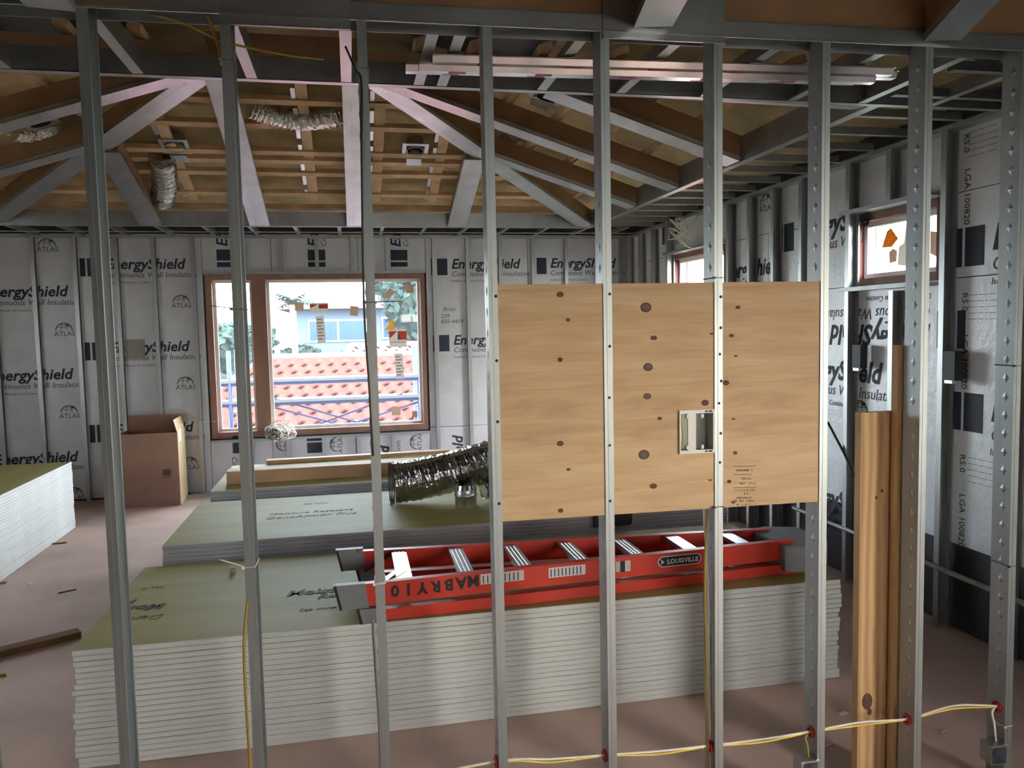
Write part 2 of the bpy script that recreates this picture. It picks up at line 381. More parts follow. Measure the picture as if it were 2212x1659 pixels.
# below the window
xs = [wx0-.02, at_y(590, 980, YB).x, at_y(770, 980, YB).x, wx1+.02]
for k in range(3):
    p = board('B', xs[k], xs[k+1], .02, wz0-.03, foil)
    if k < 2:
        a = at_y((522, 682)[k], 962, YB); M = WM('B', a.x, a.z+.11, R90)
        obj('logo_block', blk1, p, M=M @ Matrix.Translation((0, 0, -.10))); obj('logo_block', blk2, p, M=M @ Matrix.Translation((0, 0, -.10)))
        obj('printed_text', text_mesh('Ene', .165, ink, .22, .004), p, M=M @ Matrix.Translation((.235, 0, -.02)) @ TXR)
        obj('printed_text', text_mesh('Cont', .088, inkg, .22, 0), p, M=M @ Matrix.Translation((.235, 0, -.115)) @ TXR)
        atlas(p, 'B', at_y(728, 960, YB).x-.62*(1-k), a.z, -R90)
    else:
        a = at_y(841, 1002, YB); M = WM('B', a.x, a.z, -R90)
        obj('printed_text', text_mesh('eld', .18, ink, .22, .005), p, M=M @ TXR)
        obj('printed_text', text_mesh('ulation', .10, inkg, .22, 0), p, M=M @ Matrix.Translation((0, 0, -.14)) @ TXR)
        a = at_y(900, 955, YB); atlas(p, 'B', a.x, a.z, -R90)
# right of the window
p = board('B', wx1+.02, 2.18, wz0+.02, ctop, foil)
for z in (2.61, 1.685): print_block(p, 'B', .98, z)
print_block(p, 'B', .985, .765) if wz0 < .6 else None
for i, (t, px, py) in enumerate((('Brian', 957, 672), ('239', 952, 687), ('850-4419', 952, 699))):
    a = at_y(px, py, YB); obj('handwriting', text_mesh(t, .072, inkg, .15, 0), p, M=WM('B', a.x, a.z) @ TXR)
p2 = board('B', wx1+.02, 2.18, .02, wz0+.02, foil)
a = at_y(1000, 985, YB); M = WM('B', a.x, a.z-.10, -R90)
obj('printed_text', text_mesh('hield', .18, ink, .22, .005), p2, M=M @ TXR); obj('printed_text', text_mesh('lation', .10, inkg, .22, 0), p2, M=M @ Matrix.Translation((0, 0, -.13)) @ TXR)
p = board('B', 2.18, XR, .02, ctop, foil); print_block(p, 'B', 2.22, 2.615); print_block(p, 'B', 2.22, 1.69)
# right wall boards (foil above a dark block base)
zb = .52
jo = [XR and YB, 7.45, 6.17, 4.98, 3.70, 2.46, 1.2]
rb = []
for k in range(6):
    y1, y0 = jo[k], jo[k+1]
    segs = [(zb, ctop)]
    cuts = [w for w in (w2, w3) if w[0] < y1 and w[1] > y0]
    if cuts:
        w = cuts[0]; a0, a1 = max(w[0], y0), min(w[1], y1)
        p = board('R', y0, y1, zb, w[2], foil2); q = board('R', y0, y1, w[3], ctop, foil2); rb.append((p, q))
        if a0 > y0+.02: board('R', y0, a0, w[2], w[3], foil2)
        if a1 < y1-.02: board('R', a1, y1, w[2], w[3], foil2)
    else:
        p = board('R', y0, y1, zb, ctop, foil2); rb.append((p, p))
def rp(px, py): a = at_x(px, py, XR); return a.y, a.z
def rtext(panel, me, px, py, roll=0): a, z = rp(px, py); obj('printed_text', me, panel, M=WM('R', a, z, roll) @ TXR)
big = text_mesh('EnergyShield', .20, ink, .22, .006); sub = text_mesh('Continuous Wall Insulation', .11, inkg, .22, 0); sub2 = text_mesh('Isolation Murale en Continu', .055, inkg, .2, 0)
def rprint(panel, px, py, roll=0, big=big, sub=sub, sub2=sub2):             # the pixel marks the middle of the two blocks
    a, z = rp(px, py); M = WM('R', a, z, roll); Sx = Matrix.Diagonal((1.12, 1, 1.12, 1))
    obj('logo_block', blk1, panel, M=M @ Sx @ Matrix.Translation((-.1, 0, -.10))); obj('logo_block', blk2, panel, M=M @ Sx @ Matrix.Translation((-.1, 0, -.10)))
    obj('printed_text', big, panel, M=M @ Matrix.Translation((.165, 0, -.03)) @ TXR)
    obj('printed_text', sub, panel, M=M @ Matrix.Translation((.165, 0, -.145)) @ TXR)
    obj('printed_text', sub2, panel, M=M @ Matrix.Translation((.165, 0, -.225)) @ TXR)
rprint(rb[3][1], 2094, 533); rprint(rb[3][1], 2091, 890)
rtext(rb[1][0], text_mesh('nergyShield', .20, ink, .22, .006), 1572, 603); rtext(rb[1][0], text_mesh('inuous Wall Insulation', .11, inkg, .22, 0), 1572, 632); rprint(rb[2][1], 1699, 514, 0, text_mesh('EnergyShie', .20, ink, .22, .006), text_mesh('Continuous Wall I', .11, inkg, .22, 0), text_mesh('Isolation Murale', .055, inkg, .2, 0)); rprint(rb[2][0], 1697, 800); rprint(rb[2][0], 1697, 1050)
rprint(rb[0][1], 1440, 505, 0, text_mesh('En', .20, ink, .22, .006), text_mesh('Con', .11, inkg, .22, 0), text_mesh('Iso', .055, inkg, .2, 0))
rprint(rb[3][0], 2055, 712, math.pi)
for px, py in ((2086, 365), (2080, 722), (2074, 1065)): rtext(rb[3][0], tL, px, py, R90)
for px, py in ((2084, 290), (2080, 632), (2075, 980)): rtext(rb[3][0], tR, px, py, R90)
for px, py in ((2092, 640), (2092, 990), (2092, 290)):
    for k in range(5): rtext(rb[3][0], tF, px, py+k*13)
for px, py, r in ((1655, 440, 0), (1858, 890, 0), (1385, 560, 0)): a, z = rp(px, py); atlas(rb[2][0], 'R', a, z, r)
for yy in (4.6, 5.5):                           # printed cutting lines
    pass

# ---- wall studs standing against the boards
def stud_mesh(L, web, fl, lip=.010, t=.0022, flip=False, dimples=False):
    # front flange on y=0, web along y at x=0, open side towards +x
    w, f = web, fl
    prof = [(0, 0), (f, 0), (f, lip), (f-t, lip), (f-t, t), (t, t), (t, w-t), (f-t, w-t), (f-t, w-lip), (f, w-lip), (f, w), (0, w)]
    if flip: prof = [(-x, y) for x, y in prof][::-1]
    b = MB(); b.prism(prof, 0, L)
    return b
galvw = mat('wall_stud_steel', (.46, .48, .48, 1), .38, 1.0, .10, 9, .04, 30, (1, 1, .15))
wsm = stud_mesh(CE-.01, .064, .042).mesh(galvw)
wsU = stud_mesh(CE-wz1-.03, .064, .042).mesh(galvw); wsD = stud_mesh(wz0-.05, .064, .042).mesh(galvw)
bx = [at_y(px, 510, YB-.066).x for px in (66, 157, 247, 328, 413, 936, 1009, 1080, 1151, 1223)]
bx = [bx[0]-.82, bx[0]-.41] + bx + [bx[-1]+.41, XR-.12]
side = ['left of the big window'] * 7 + ['right of the big window'] * 7
for k, x in enumerate(bx):
    n = (6-k if k <= 6 else k-7)
    lab_ = f"grey steel stud on the back wall, {ORD[n]} {'left' if k <= 6 else 'right'} of the big window"
    o = obj('wall_stud', wsm, None, (x-.021, YB-.068, 0)); tag(o, lab_, 'stud', 'steel studs lining the back wall')
for k, x in enumerate((wx0+.42, wx0+.83, wx0+1.24, wx0+1.65, wx0+2.06)):
    o = obj('wall_stud', wsU, None, (x, YB-.068, wz1+.025)); tag(o, f'short steel stud above the big window, {ORD[k]} from the left', 'stud', 'short studs above the big window')
    o = obj('wall_stud', wsD, None, (x, YB-.068, .01)); tag(o, f'short steel stud below the big window sill, {ORD[k]} from the left', 'stud', 'short studs below the big window')
for (z, nm, x0, x1, lb) in ((CE-.012, 'ceiling_track', XL, XR-.09, 'steel track along the top of the back wall'), (wz1+.001, 'header_track', wx0-.02, wx1+.02, 'steel header track above the big window'), (wz0-.04, 'sill_track', wx0-.02, wx1+.02, 'steel sill track under the big window')):
    b = MB(); b.box((x0, YB-.070, z), (x1, YB-.004, z+.0025)); b.box((x0, YB-.0725, z), (x1, YB-.070, z+.028)); tag(obj(nm, b.mesh(galv)), lb, 'track')
rsm = stud_mesh(CE-.01, .085, .042).mesh(galvw)
rsy = [4.056, 4.963, 5.553, 5.965, 6.362, 6.75, 7.16, 8.16, 8.60, 9.0, 9.4, 3.55, 3.14, 2.75]
rsy = sorted(rsy)
RM = Matrix.Rotation(-R90, 4, 'Z')
for k, y in enumerate(rsy):
    o = obj('wall_stud', rsm, None, M=Matrix.Translation((XR-.088, y+.021, 0)) @ RM)
    tag(o, f'full height steel stud on the right wall, {ORD[k]} counted from the near end', 'stud', 'steel studs lining the right wall')
for k, y in enumerate((4.52,)):
    o = obj('wall_stud', stud_mesh(w2[2]-.05, .085, .042).mesh(galvw), None, M=Matrix.Translation((XR-.088, y, 0)) @ RM); tag(o, 'short steel stud below the nearer small window', 'stud')
    o = obj('wall_stud', stud_mesh(CE-w2[3]-.04, .085, .042).mesh(galvw), None, M=Matrix.Translation((XR-.088, y+.04, w2[3]+.03)) @ RM); tag(o, 'short steel stud above the nearer small window', 'stud')
for (nm, z, y0, y1, lb) in (('ceiling_track', CE-.012, 1.2, YB-.08, 'steel track along the top of the right wall'), ('header_track', w2[3]+.005, w2[0]-.02, w2[1]+.02, 'steel header track over the nearer small window'), ('sill_track', w2[2]-.035, w2[0]-.02, w2[1]+.02, 'steel sill track under the nearer small window'), ('header_track', w3[3]+.005, w3[0]-.02, w3[1]+.02, 'steel header track over the farther small window')):
    b = MB(); b.box((XR-.09, y0, z), (XR-.004, y1, z+.0025)); b.box((XR-.0925, y0, z), (XR-.090, y1, z+.028)); tag(obj(nm, b.mesh(galv)), lb, 'track')

# ------------------------------------------------------------------ windows
def window_back():
    w = struct('window_1', None); y0, y1 = YB-.005, YB+.16
    b = MB()
    for a, c in (((wx0, y0, wz0), (wx0+.07, y1, wz1)), ((wx1-.055, y0, wz0), (wx1, y1, wz1)), ((wx0+.07, y0, wz1-.06), (wx1-.055, y1, wz1)), ((wx0+.07, y0, wz0), (wx1-.055, y1, wz0+.07))): b.box(a, c)
    obj('window_frame', b.mesh(winw), w)
    mx0 = at_y(549, 770, YB).x; mx1 = at_y(580, 770, YB).x
    obj('mullion', MB().box((mx0, y0+.01, wz0+.07), (mx1, y1, wz1-.06)).mesh(winw), w)
    for a, c in ((wx0+.07, mx0), (mx1, wx1-.055)):
        b = MB(); z0, z1 = wz0+.07, wz1-.06; t = .032
        b.box((a, y1-.07, z0), (a+t, y1-.03, z1)); b.box((c-t, y1-.07, z0), (c, y1-.03, z1)); b.box((a+t, y1-.07, z0), (c-t, y1-.03, z0+t)); b.box((a+t, y1-.07, z1-t), (c-t, y1-.03, z1))
        s = obj('sash', b.mesh(vinyl), w)
        obj('pane', MB().box((a+t, y1-.053, z0+t), (c-t, y1-.049, z1-t)).mesh(glassm), s)
    return y1-.055
YG = window_back()
def window_side(name, w):
    y0, y1, z0, z1 = w; o = struct(name, None); x0, x1 = XR-.005, XR+.16
    b = MB(); b.box((x0, y0, z0), (x1, y0+.03, z1)); b.box((x0, y1-.03, z0), (x1, y1, z1)); obj('window_jamb', b.mesh(wind), o)
    b = MB(); b.box((x0+.02, y0+.03, z1-.05), (x1, y1-.03, z1)); b.box((x0+.02, y0+.03, z0), (x1, y1-.03, z0+.05)); obj('window_frame', b.mesh(winw), o)
    a, c, d, e = y0+.03, y1-.03, z0+.05, z1-.05; t = .035
    b = MB(); b.box((x1-.08, a, d), (x1-.03, a+t, e)); b.box((x1-.08, c-t, d), (x1-.03, c, e)); b.box((x1-.08, a+t, d), (x1-.03, c-t, d+t)); b.box((x1-.08, a+t, e-t), (x1-.03, c-t, e))
    s = obj('sash', b.mesh(vinyl), o); obj('pane', MB().box((x1-.055, a+t, d+t), (x1-.051, c-t, e-t)).mesh(glassm), s)
    return x1-.058
XG = window_side('window_2', w2); window_side('window_3', w3)
# stickers on the glass
def sticker(px0, py0, px1, py1, m, label, tilt=0, extra=None):
    a = at_y(px0, py0, YG); c = at_y(px1, py1, YG); w, h = c.x-a.x, a.z-c.z; ce = (a+c)/2
    o = obj('window_sticker', MB().box((-w/2, -.002, -h/2), (w/2, 0, h/2)).mesh(m), None, (ce.x, YG, ce.z), (0, tilt, 0)); tag(o, label, 'sticker', 'stickers on the big window')
    if extra: extra(o, w, h)
    return o
def bars(o, w, h):
    b = MB()
    for k in range(7):
        z = h/2-h*(.12+.12*k); b.box((-w*.38, -.004, z-.006), (w*(.15+.2*(k % 2)), -.002, z+.004))
    obj('print_line', b.mesh(inkg), o)
def redtop(o, w, h):
    b = MB(); b.add([(-w/2, -.004, h*.38), (-w*.02, -.004, h*.38), (-w*.5, -.004, -h*.05)], [(0, 1, 2)]); b.add([(w*.02, -.004, h*.38), (w/2, -.004, h*.38), (w/2, -.004, -h*.1), (w*.02, -.004, -h*.1)], [(0, 1, 2, 3)])
    obj('red_panel', b.mesh(redst), o)
    obj('print_mark', MB().add([(0, -.0045, h*.38), (w*.18, -.0045, -h*.1), (-w*.02, -.0045, -h*.1)], [(0, 1, 2)]).mesh(inkg), o)
    if h > .15:
        b = MB()
        for k in range(9): b.box((w*(-.44+.1*k), -.0045, -h*.28), (w*(-.44+.1*k)+.006, -.0035, -h*.18)); b.box((w*(-.44+.1*k), -.0045, -h*(.2+.03*(k % 3))), (w*(-.44+.1*k)+.014, -.0035, -h*(.18+.03*(k % 3))))
        q = obj('printed_line', b.mesh(inkg), o); q['kind'] = 'stuff'
sticker(637, 654, 656, 671, tan, 'small square tan sticker beside the wide red sticker', .03)
sticker(669, 655, 709, 674, white, 'wide red and white sticker on the big window pane', 0, redtop)
sticker(683, 683, 703, 741, white, 'tall narrow printed sticker below the wide red sticker', -.04, bars)
sticker(756, 662, 774, 682, tan, 'small tilted tan sticker in the middle of the big pane', .12)
sticker(833, 624, 848, 645, tan, 'diamond shaped tan sticker high on the big pane', .75)
sticker(876, 615, 894, 633, tan, 'square tan sticker in the upper right pane corner', -.05)
sticker(840, 711, 879, 749, white, 'square red and white sticker with lettering beneath', 0, redtop)
o = sticker(832, 690, 850, 712, yel, 'yellow triangular warning sticker above the square sticker')
o.data = MB().prism([(-.06, -.07), (.06, -.07), (.045, .08)], -.001, .001).xf(Matrix.Rotation(R90, 4, 'X')).mesh(yel)
sticker(853, 764, 872, 818, white, 'tall narrow printed sticker below the square red sticker', -.05, bars)
sticker(846, 878, 866, 897, tan, 'small grey square sticker near the bottom of the pane', .02)
sticker(890, 888, 902, 901, tan, 'tiny square sticker in the lower right pane corner', 0)
a = at_x(1922, 515, XG)
o = obj('window_sticker', MB().prism([(-.08, -.055), (.02, -.06), (.085, -.01), (.01, .07), (-.03, .05)], -.001, .001).xf(Matrix.Rotation(R90, 4, 'X')).mesh(amber), None, M=Matrix.Translation(a) @ RM); tag(o, 'crumpled amber sticker on the nearer small window', 'sticker')
a = at_x(1962, 530, XG)
o = obj('window_sticker', MB().prism([(-.10, -.12), (.10, -.15), (.11, .12), (-.02, .14), (-.04, .02), (-.09, .0)], -.001, .001).xf(Matrix.Rotation(R90, 4, 'X')).mesh(white), None, M=Matrix.Translation(a) @ RM); tag(o, 'torn white sheet stuck on the nearer small window', 'sticker')
a = at_x(1930, 553, XG)
o = obj('window_sticker', MB().prism([(-.035, -.045), (.035, -.04), (.04, .03), (.0, .05), (-.04, .03)], -.001, .001).xf(Matrix.Rotation(R90, 4, 'X')).mesh(tan), None, M=Matrix.Translation(a+V((-.003, 0, 0))) @ RM); tag(o, 'small tan sticker low on the nearer small window', 'sticker')
a = at_x(2022, 525, XG)
o = obj('window_sticker', MB().prism([(-.05, -.06), (.02, -.09), (.05, .06), (-.05, .08)], -.001, .001).xf(Matrix.Rotation(R90, 4, 'X')).mesh(tan), None, M=Matrix.Translation(a) @ RM); tag(o, 'grey brown sticker at the right side of the nearer small window', 'sticker')
# ------------------------------------------------------------------ vault framing
def slope_z(x, y): return CE + PT*min(VB-y, VR-x, x-VL, y-VF)
def rafter(p0, p1, label, name='rafter', wm=.20, ww=.14, hw=.17, group='rafters of the vaulted ceiling'):
    p0, p1 = V(p0), V(p1); c = p0.copy(); t = thing(name, label, 'rafter', c, group=group)
    a, b_ = V((0, 0, 0)), p1-p0
    d = b_.normalized(); sd = d.cross(V((0, 0, 1))).normalized(); u = sd.cross(d).normalized()
    mb = MB(); mb.bar(a, b_, wm, .004); 
    for s in (-1, 1): mb.bar(a+sd*s*(wm/2-.002), b_+sd*s*(wm/2-.002), .004, .03)
    obj('metal_track', mb.mesh(galv2), t)
    ext = .10
    obj('wood_beam', MB().bar(a+u*.006-d*0, b_+u*.006, ww, hw).mesh(wood_d), t)
    mb = MB(); n = max(4, int(b_.length/.045))
    for k in range(n):
        q = a+b_*((k+.5)/n)+sd*wm*.16 - u*.002; mb.bar(q-d*.006, q+d*.006, .010, .003)
    obj('punched_dimple_row', mb.mesh(alu), t)
    return t
e = .02
hipR = (RXR, RY, RZ); hipL = (RXL, RY, RZ)
rafter((VR-e, VB-e, CE+.006), hipR, 'long hip rafter running up from the right back corner', 'hip_rafter')
rafter((VL+e, VB-e, CE+.006), hipL, 'long hip rafter running up from the left back corner', 'hip_rafter')
rafter((VR-e, VF+e, CE+.006), hipR, 'hip rafter from the right front corner of the vault', 'hip_rafter')
rafter((VL+e, VF+e, CE+.006), hipL, 'hip rafter from the left front corner of the vault', 'hip_rafter')
mb = MB().bar((RXL, RY, RZ), (RXR, RY, RZ), .16, .26); tag(obj('ridge_beam', mb.mesh(wood_d)), 'wooden ridge beam at the top of the vaulted ceiling', 'beam')
XB = [at_z(px, 487, CE).x for px in (325, 560, 770, 990)]
for k, x in enumerate(XB):
    yt = RY+.06 if RXL <= x <= RXR else VB - min(VR-x, x-VL) + .12
    nm = ['short silver jack rafter above the cardboard box side', 'silver faced rafter left of the middle of the back slope', 'silver faced rafter in the middle of the back slope', 'short silver jack rafter right of the middle of the back slope'][k]
    rafter((x, VB-e, CE+.002), (x, yt, CE+PT*(VB-yt)), nm)
for k, y in enumerate((7.12, 6.14, 5.12)):
    xt = RXR if abs(y-RY) < .05 else VR - min(VB-y, y-VF) + .10
    rafter((VR-e, y, CE+.002), (xt, y, CE+PT*(VR-xt)), f"{['far', 'middle', 'near'][k]} wooden rafter with steel strip on the right slope")
    xt = RXL if abs(y-RY) < .05 else VL + min(VB-y, y-VF) - .10
    rafter((VL+e, y, CE+.002), (xt, y, CE+PT*(xt-VL)), f"{['far', 'middle', 'near'][k]} wooden rafter with steel strip on the left slope")
# rim tracks around the vault opening
def rim(p0, p1, inward, label, h=.24, bot=.06):
    p0, p1 = V(p0), V(p1); t = thing('rim_track', label, 'track', p0); d = p1-p0; iv = V(inward)
    mb = MB(); mb.bar(V((0, 0, 0)), d, .004, h, side=iv); mb.bar(iv*-.03, d-iv*.03, .06, .004, side=iv); mb.bar(iv*-.03+V((0, 0, h-.004)), d-iv*.03+V((0, 0, h-.004)), .06, .004, side=iv)
    obj('web', mb.mesh(galv2), t)
    mb = MB(); n = int(d.length/.16)
    for k in range(n):
        q = d*((k+.5)/n)+V((0, 0, h*.35)) + iv*.002; mb.bar(q, q+V((0, 0, .012)), .012, .003, side=d.normalized())
    obj('screw_row', mb.mesh(alu), t)
rim((VL, VB, CE-.0), (VR, VB, CE-.0), (0, -1, 0), 'steel rim track along the back edge of the vault', .15)
rim((VR, VF, CE-.0), (VR, VB, CE-.0), (-1, 0, 0), 'steel rim track along the right edge of the vault', .17)
rim((VL, VF, CE-.0), (VL, VB, CE-.0), (1, 0, 0), 'steel rim track along the left edge of the vault', .17)
mb = MB(); mb.box((XL+.1, VF-.045, CE), (XR-.1, VF-.041, CE+.10)); mb.box((XL+.1, VF-.045, CE), (XR-.1, VF+.0, CE+.003)); mb.box((XL+.1, VF-.003, CE), (XR-.1, VF, CE+.03))
tag(obj('front_track', mb.mesh(galv2)), 'long bright steel track across the ceiling in front of the vault', 'track')
# purlins on the slopes (foam sits above them)
pn = V((0, PT, 1)).normalized()
for k, py in enumerate((223, 275, 332, 351, 377, 421, 452)):
    q = at(650, py, (0, VB, CE+.195), pn); s_ = VB-q.y
    x0, x1 = VL+max(s_, .0)+.12, VR-max(s_, 0)-.12
    if s_ < 0: x0, x1 = VL, VR
    tag(obj('purlin', MB().bar((x0, q.y, q.z), (x1, q.y, q.z), .07, .045, side=(0, 1, -PT)).mesh(wood_l)), f'wooden purlin across the back slope, {ORD[k]} from the top', 'purlin', 'purlins on the back slope')
for k, s_ in enumerate((.25, .62, 1.0, 1.38, 1.76, 2.1)):
    x = VR-s_; z = CE+.195+PT*s_
    tag(obj('purlin', MB().bar((x, VF+s_*.9, z), (x, VB-s_-.1, z), .085, .045, side=(1, 0, PT)).mesh(wood_l)), f'wooden purlin along the right slope, {ORD[5-k]} from the top', 'purlin', 'purlins on the right slope')
    x = VL+s_
    tag(obj('purlin', MB().bar((x, VF+s_*.9, z), (x, VB-s_-.1, z), .085, .045, side=(1, 0, -PT)).mesh(wood_l)), f'wooden purlin along the left slope, {ORD[5-k]} from the top', 'purlin', 'purlins on the left slope')
# wood battens and foil strips running up the back slope
def batten(px, label, w=.09, foilstrip=True):
    q = at(px, 380, (0, VB, CE+.195), pn); x = q.x
    t = thing('batten', label, 'batten', (x, VB-.1, CE+.245)); L_ = V((0, -2.0, 2.0*PT))
    obj('wood_strip', MB().bar((0, 0, 0), L_, w, .03).mesh(wood_l), t)
    if foilstrip: 
        for k in range(7):
            a = L_*(.04+k*.135); obj('foil_tab', MB().bar(V((-w*.75, 0, -.006))+a, V((-w*.75, 0, -.006))+a+L_*.085, .035, .004).mesh(alu), t)
batten(672, 'wood batten with bright foil tabs left of the middle rafter')
batten(395, 'wood batten with foil tabs beside the left light can')
batten(945, 'wood batten with foil tabs right of the right light can')
batten(815, 'wood batten with foil tabs just right of the middle rafter')
# recessed light cans set into the slopes
def can(c, nrm, label):
    q = V((0, 0, 1)).rotation_difference(V(nrm)); M = Matrix.Translation(c) @ q.to_matrix().to_4x4()
    t = thing('light_can', label, 'light can', M=M, group='recessed light cans')
    v, f = lathe([(.075, .0), (.082, .0), (.082, .12), (.0, .12)]); mb = MB().add(v, f); obj('can', mb.mesh(galvd), t)
    mb = MB()
    for a, c2_ in (((-.12, -.12, .01), (.12, -.085, .013)), ((-.12, .085, .01), (.12, .12, .013)), ((-.12, -.085, .01), (-.085, .085, .013)), ((.085, -.085, .01), (.12, .085, .013))): mb.box(a, c2_)
    obj('mounting_plate', mb.mesh(alu), t)
    v, f = lathe([(.0, .05), (.06, .05), (.07, .02)]); obj('lens', MB().add(v, f).mesh(wireb), t)
    obj('junction_box', MB().box((-.07, .13, .0), (.07, .25, .08)).mesh(alu), t)
dn = V((0, -PT, -1)).normalized(); up_ = -dn
can(at(378, 320, (0, VB, CE+.19), pn), up_, 'light can on the left of the back slope'); can(at(897, 328, (0, VB, CE+.19), pn), up_, 'light can on the right of the back slope')
pr = V((PT, 0, 1)).normalized(); pl = V((-PT, 0, 1)).normalized()
can(at(1180, 212, (VR, 0, CE+.16), pr), pr, 'light can on the right slope under the front track'); can(at(88, 268, (VL, 0, CE+.16), pl), pl, 'light can on the left slope'); 
# flexible silver ducts lying in the foam
def flex(pts, r, label, m=silver, n=90, name='flexible_duct', amp=.05):
    P = smooth_path(pts, n//(len(pts)-1)); rnd = random.Random(len(P)+int(r*1000)); ph = [rnd.uniform(-.5, .5) for _ in P]
    v, f = tube(P, r, 20, rf=lambda i: 1+amp*math.sin(i*1.25)+.03*ph[i])
    v = [x+V((rnd.uniform(-.004, .004), rnd.uniform(-.004, .004), rnd.uniform(-.004, .004))) for x in v]
    return tag(obj(name, mesh(v, f, [m], None, False)), label, 'duct')
def bs(px, py, off=.2): return at(px, py, (0, VB, CE+off), pn)
flex([bs(540, 232, .215), bs(600, 250, .215), bs(660, 258, .215), bs(740, 248, .215)], .09, 'shiny silver flexible duct across the back slope between rafters')
flex([bs(350, 340, .19), bs(356, 390, .19), bs(350, 430, .19)], .11, 'dark foil bundle beside the left light can on the slope', duct_m)
def ls(px, py, off=.2): return at(px, py, (VL, 0, CE+off), pl)
flex([ls(30, 285), ls(70, 288), ls(110, 270)], .07, 'silver flexible duct on the left slope by the light can')
def rs(px, py, off=.2): return at(px, py, (VR, 0, CE+off), pr)
flex([rs(1085, 300), rs(1110, 318), rs(1125, 312)], .05, 'crumpled silver duct end between two right slope rafters')
# joists of the flat soffits beside and behind the vault
sj = MB(); k = 0
for k in range(16):
    y = 8.45-.38*k
    if y < 2.7: break
    mb = MB(); mb.box((VR+.01, y-.02, CE+.006), (XR-.10, y+.02, CE+.009)); mb.box((VR+.01, y+.017, CE+.006), (XR-.10, y+.02, CE+.06))
    tag(obj('soffit_joist', mb.mesh(galv)), f'steel soffit joist above the right wall, {ORD[k]} from the back', 'joist', 'steel joists of the right soffit')
for k in range(15):
    x = -3.3+.46*k
    if x > 3.2: break
    mb = MB(); mb.box((x-.02, VB+.01, CE+.006), (x+.02, YB-.08, CE+.009)); mb.box((x+.017, VB+.01, CE+.006), (x+.02, YB-.08, CE+.06))
    tag(obj('soffit_joist', mb.mesh(galv)), f'steel soffit joist above the back wall, {ORD[k]} from the left', 'joist', 'steel joists of the back soffit')
mb = MB(); mb.box((XL, 9.08, CE-.004), (XR-.1, 9.12, CE-.001)); mb.box((XL, 9.08, CE-.001), (XR-.1, 9.083, CE+.005)); tag(obj('soffit_runner', mb.mesh(galv)), 'long steel runner in the narrow soffit along the back wall', 'runner')
# flat ceiling frame between the partition and the vault
def yjoist(px0, py0, px1, py1, label, w=.045):
    a = at_z(px0, py0, CE); x = a.x
    mb = MB(); mb.box((x-w/2, 2.74, CE+.001), (x+w/2, VF-.046, CE+.004)); mb.box((x+w/2-.003, 2.74, CE+.004), (x+w/2, VF-.046, CE+.09)); mb.box((x-w/2, 2.74, CE+.004), (x-w/2+.003, VF-.046, CE+.014))
    tag(obj('ceiling_joist', mb.mesh(galv2)), label, 'joist', 'joists of the flat ceiling frame')
for k, q in enumerate(((60, 185), (300, 162), (545, 172), (748, 178), (905, 182), (955, 183), (1218, 135), (1408, 142), (1611, 150), (1831, 155), (1888, 212), (2053, 213))):
    yjoist(q[0], q[1], 0, 0, f'steel joist of the flat ceiling frame, {ORD[k]} from the left')
hat = [(-.045, 0), (-.03, 0), (-.016, .022), (.016, .022), (.03, 0), (.045, 0), (.045, .002), (.031, .002), (.017, .024), (-.017, .024), (-.031, .002), (-.045, .002)]
pk = mat('furring_steel', (.74, .77, .80, 1), .2, 1.0, .10, 9)
pkm = mat('pink_stamp', rgb(190, 110, 150), .5, .3, .1)
for k, (dy, dz, dx) in enumerate(((0, 0, 0), (.055, .012, -.05), (-.05, .02, .05), (.02, .03, .12))):
    a = at_z(905, 150, 2.92); c = at_z(1885, 176, 2.92); L_ = (c-a).length
    t = thing('furring_channel', f"bright hat shaped furring channel in the bundle under the ceiling frame, {['lowest', 'rearmost', 'foremost', 'topmost'][k]}", 'channel', a+V((dx, dy, dz-.01)), (0, 0, math.atan2(c.y-a.y, c.x-a.x)), 'bundle of furring channels')
    mb = MB().prism([(-x, y) for x, y in hat], 0, L_).xf(Matrix(((0, 0, 1, 0), (1, 0, 0, 0), (0, -1, 0, .024), (0, 0, 0, 1)))); obj('channel', mb.mesh(pk), t)
    mb = MB()
    for j in range(5): mb.box((.12+j*.36+.03*k, -.014, -.0006), (.19+j*.36+.03*k, .014, 0))
    obj('pink_print', mb.mesh(pkm), t)
# dark steel joists and timbers up in the roof space
for k, (y, z, h_) in enumerate(((3.95, 3.60, .20), (4.6, 3.75, .2))):
    mb = MB(); mb.box((-4.6, y-.002, z), (3.2, y+.002, z+h_)); mb.box((-4.6, y-.002, z), (3.2, y+.05, z+.003)); mb.box((-4.6, y, z+h_-.003), (3.2, y+.05, z+h_))
    tag(obj('roof_joist', mb.mesh(galvd)), f"dark steel roof joist above the flat ceiling frame, {['nearer', 'farther'][k]} of two", 'joist', 'dark roof joists')
for k, x in enumerate((-3.2, -2.2, -1.1, -.2, .7, 1.6, 2.5)):
    tag(obj('roof_timber', MB().bar((x, -1.0, 3.85), (x, 5.2, 3.85), .09, .22).mesh(wood_d)), f'brown roof timber high over the ceiling frame, {ORD[k]} from the left', 'timber', 'roof timbers')

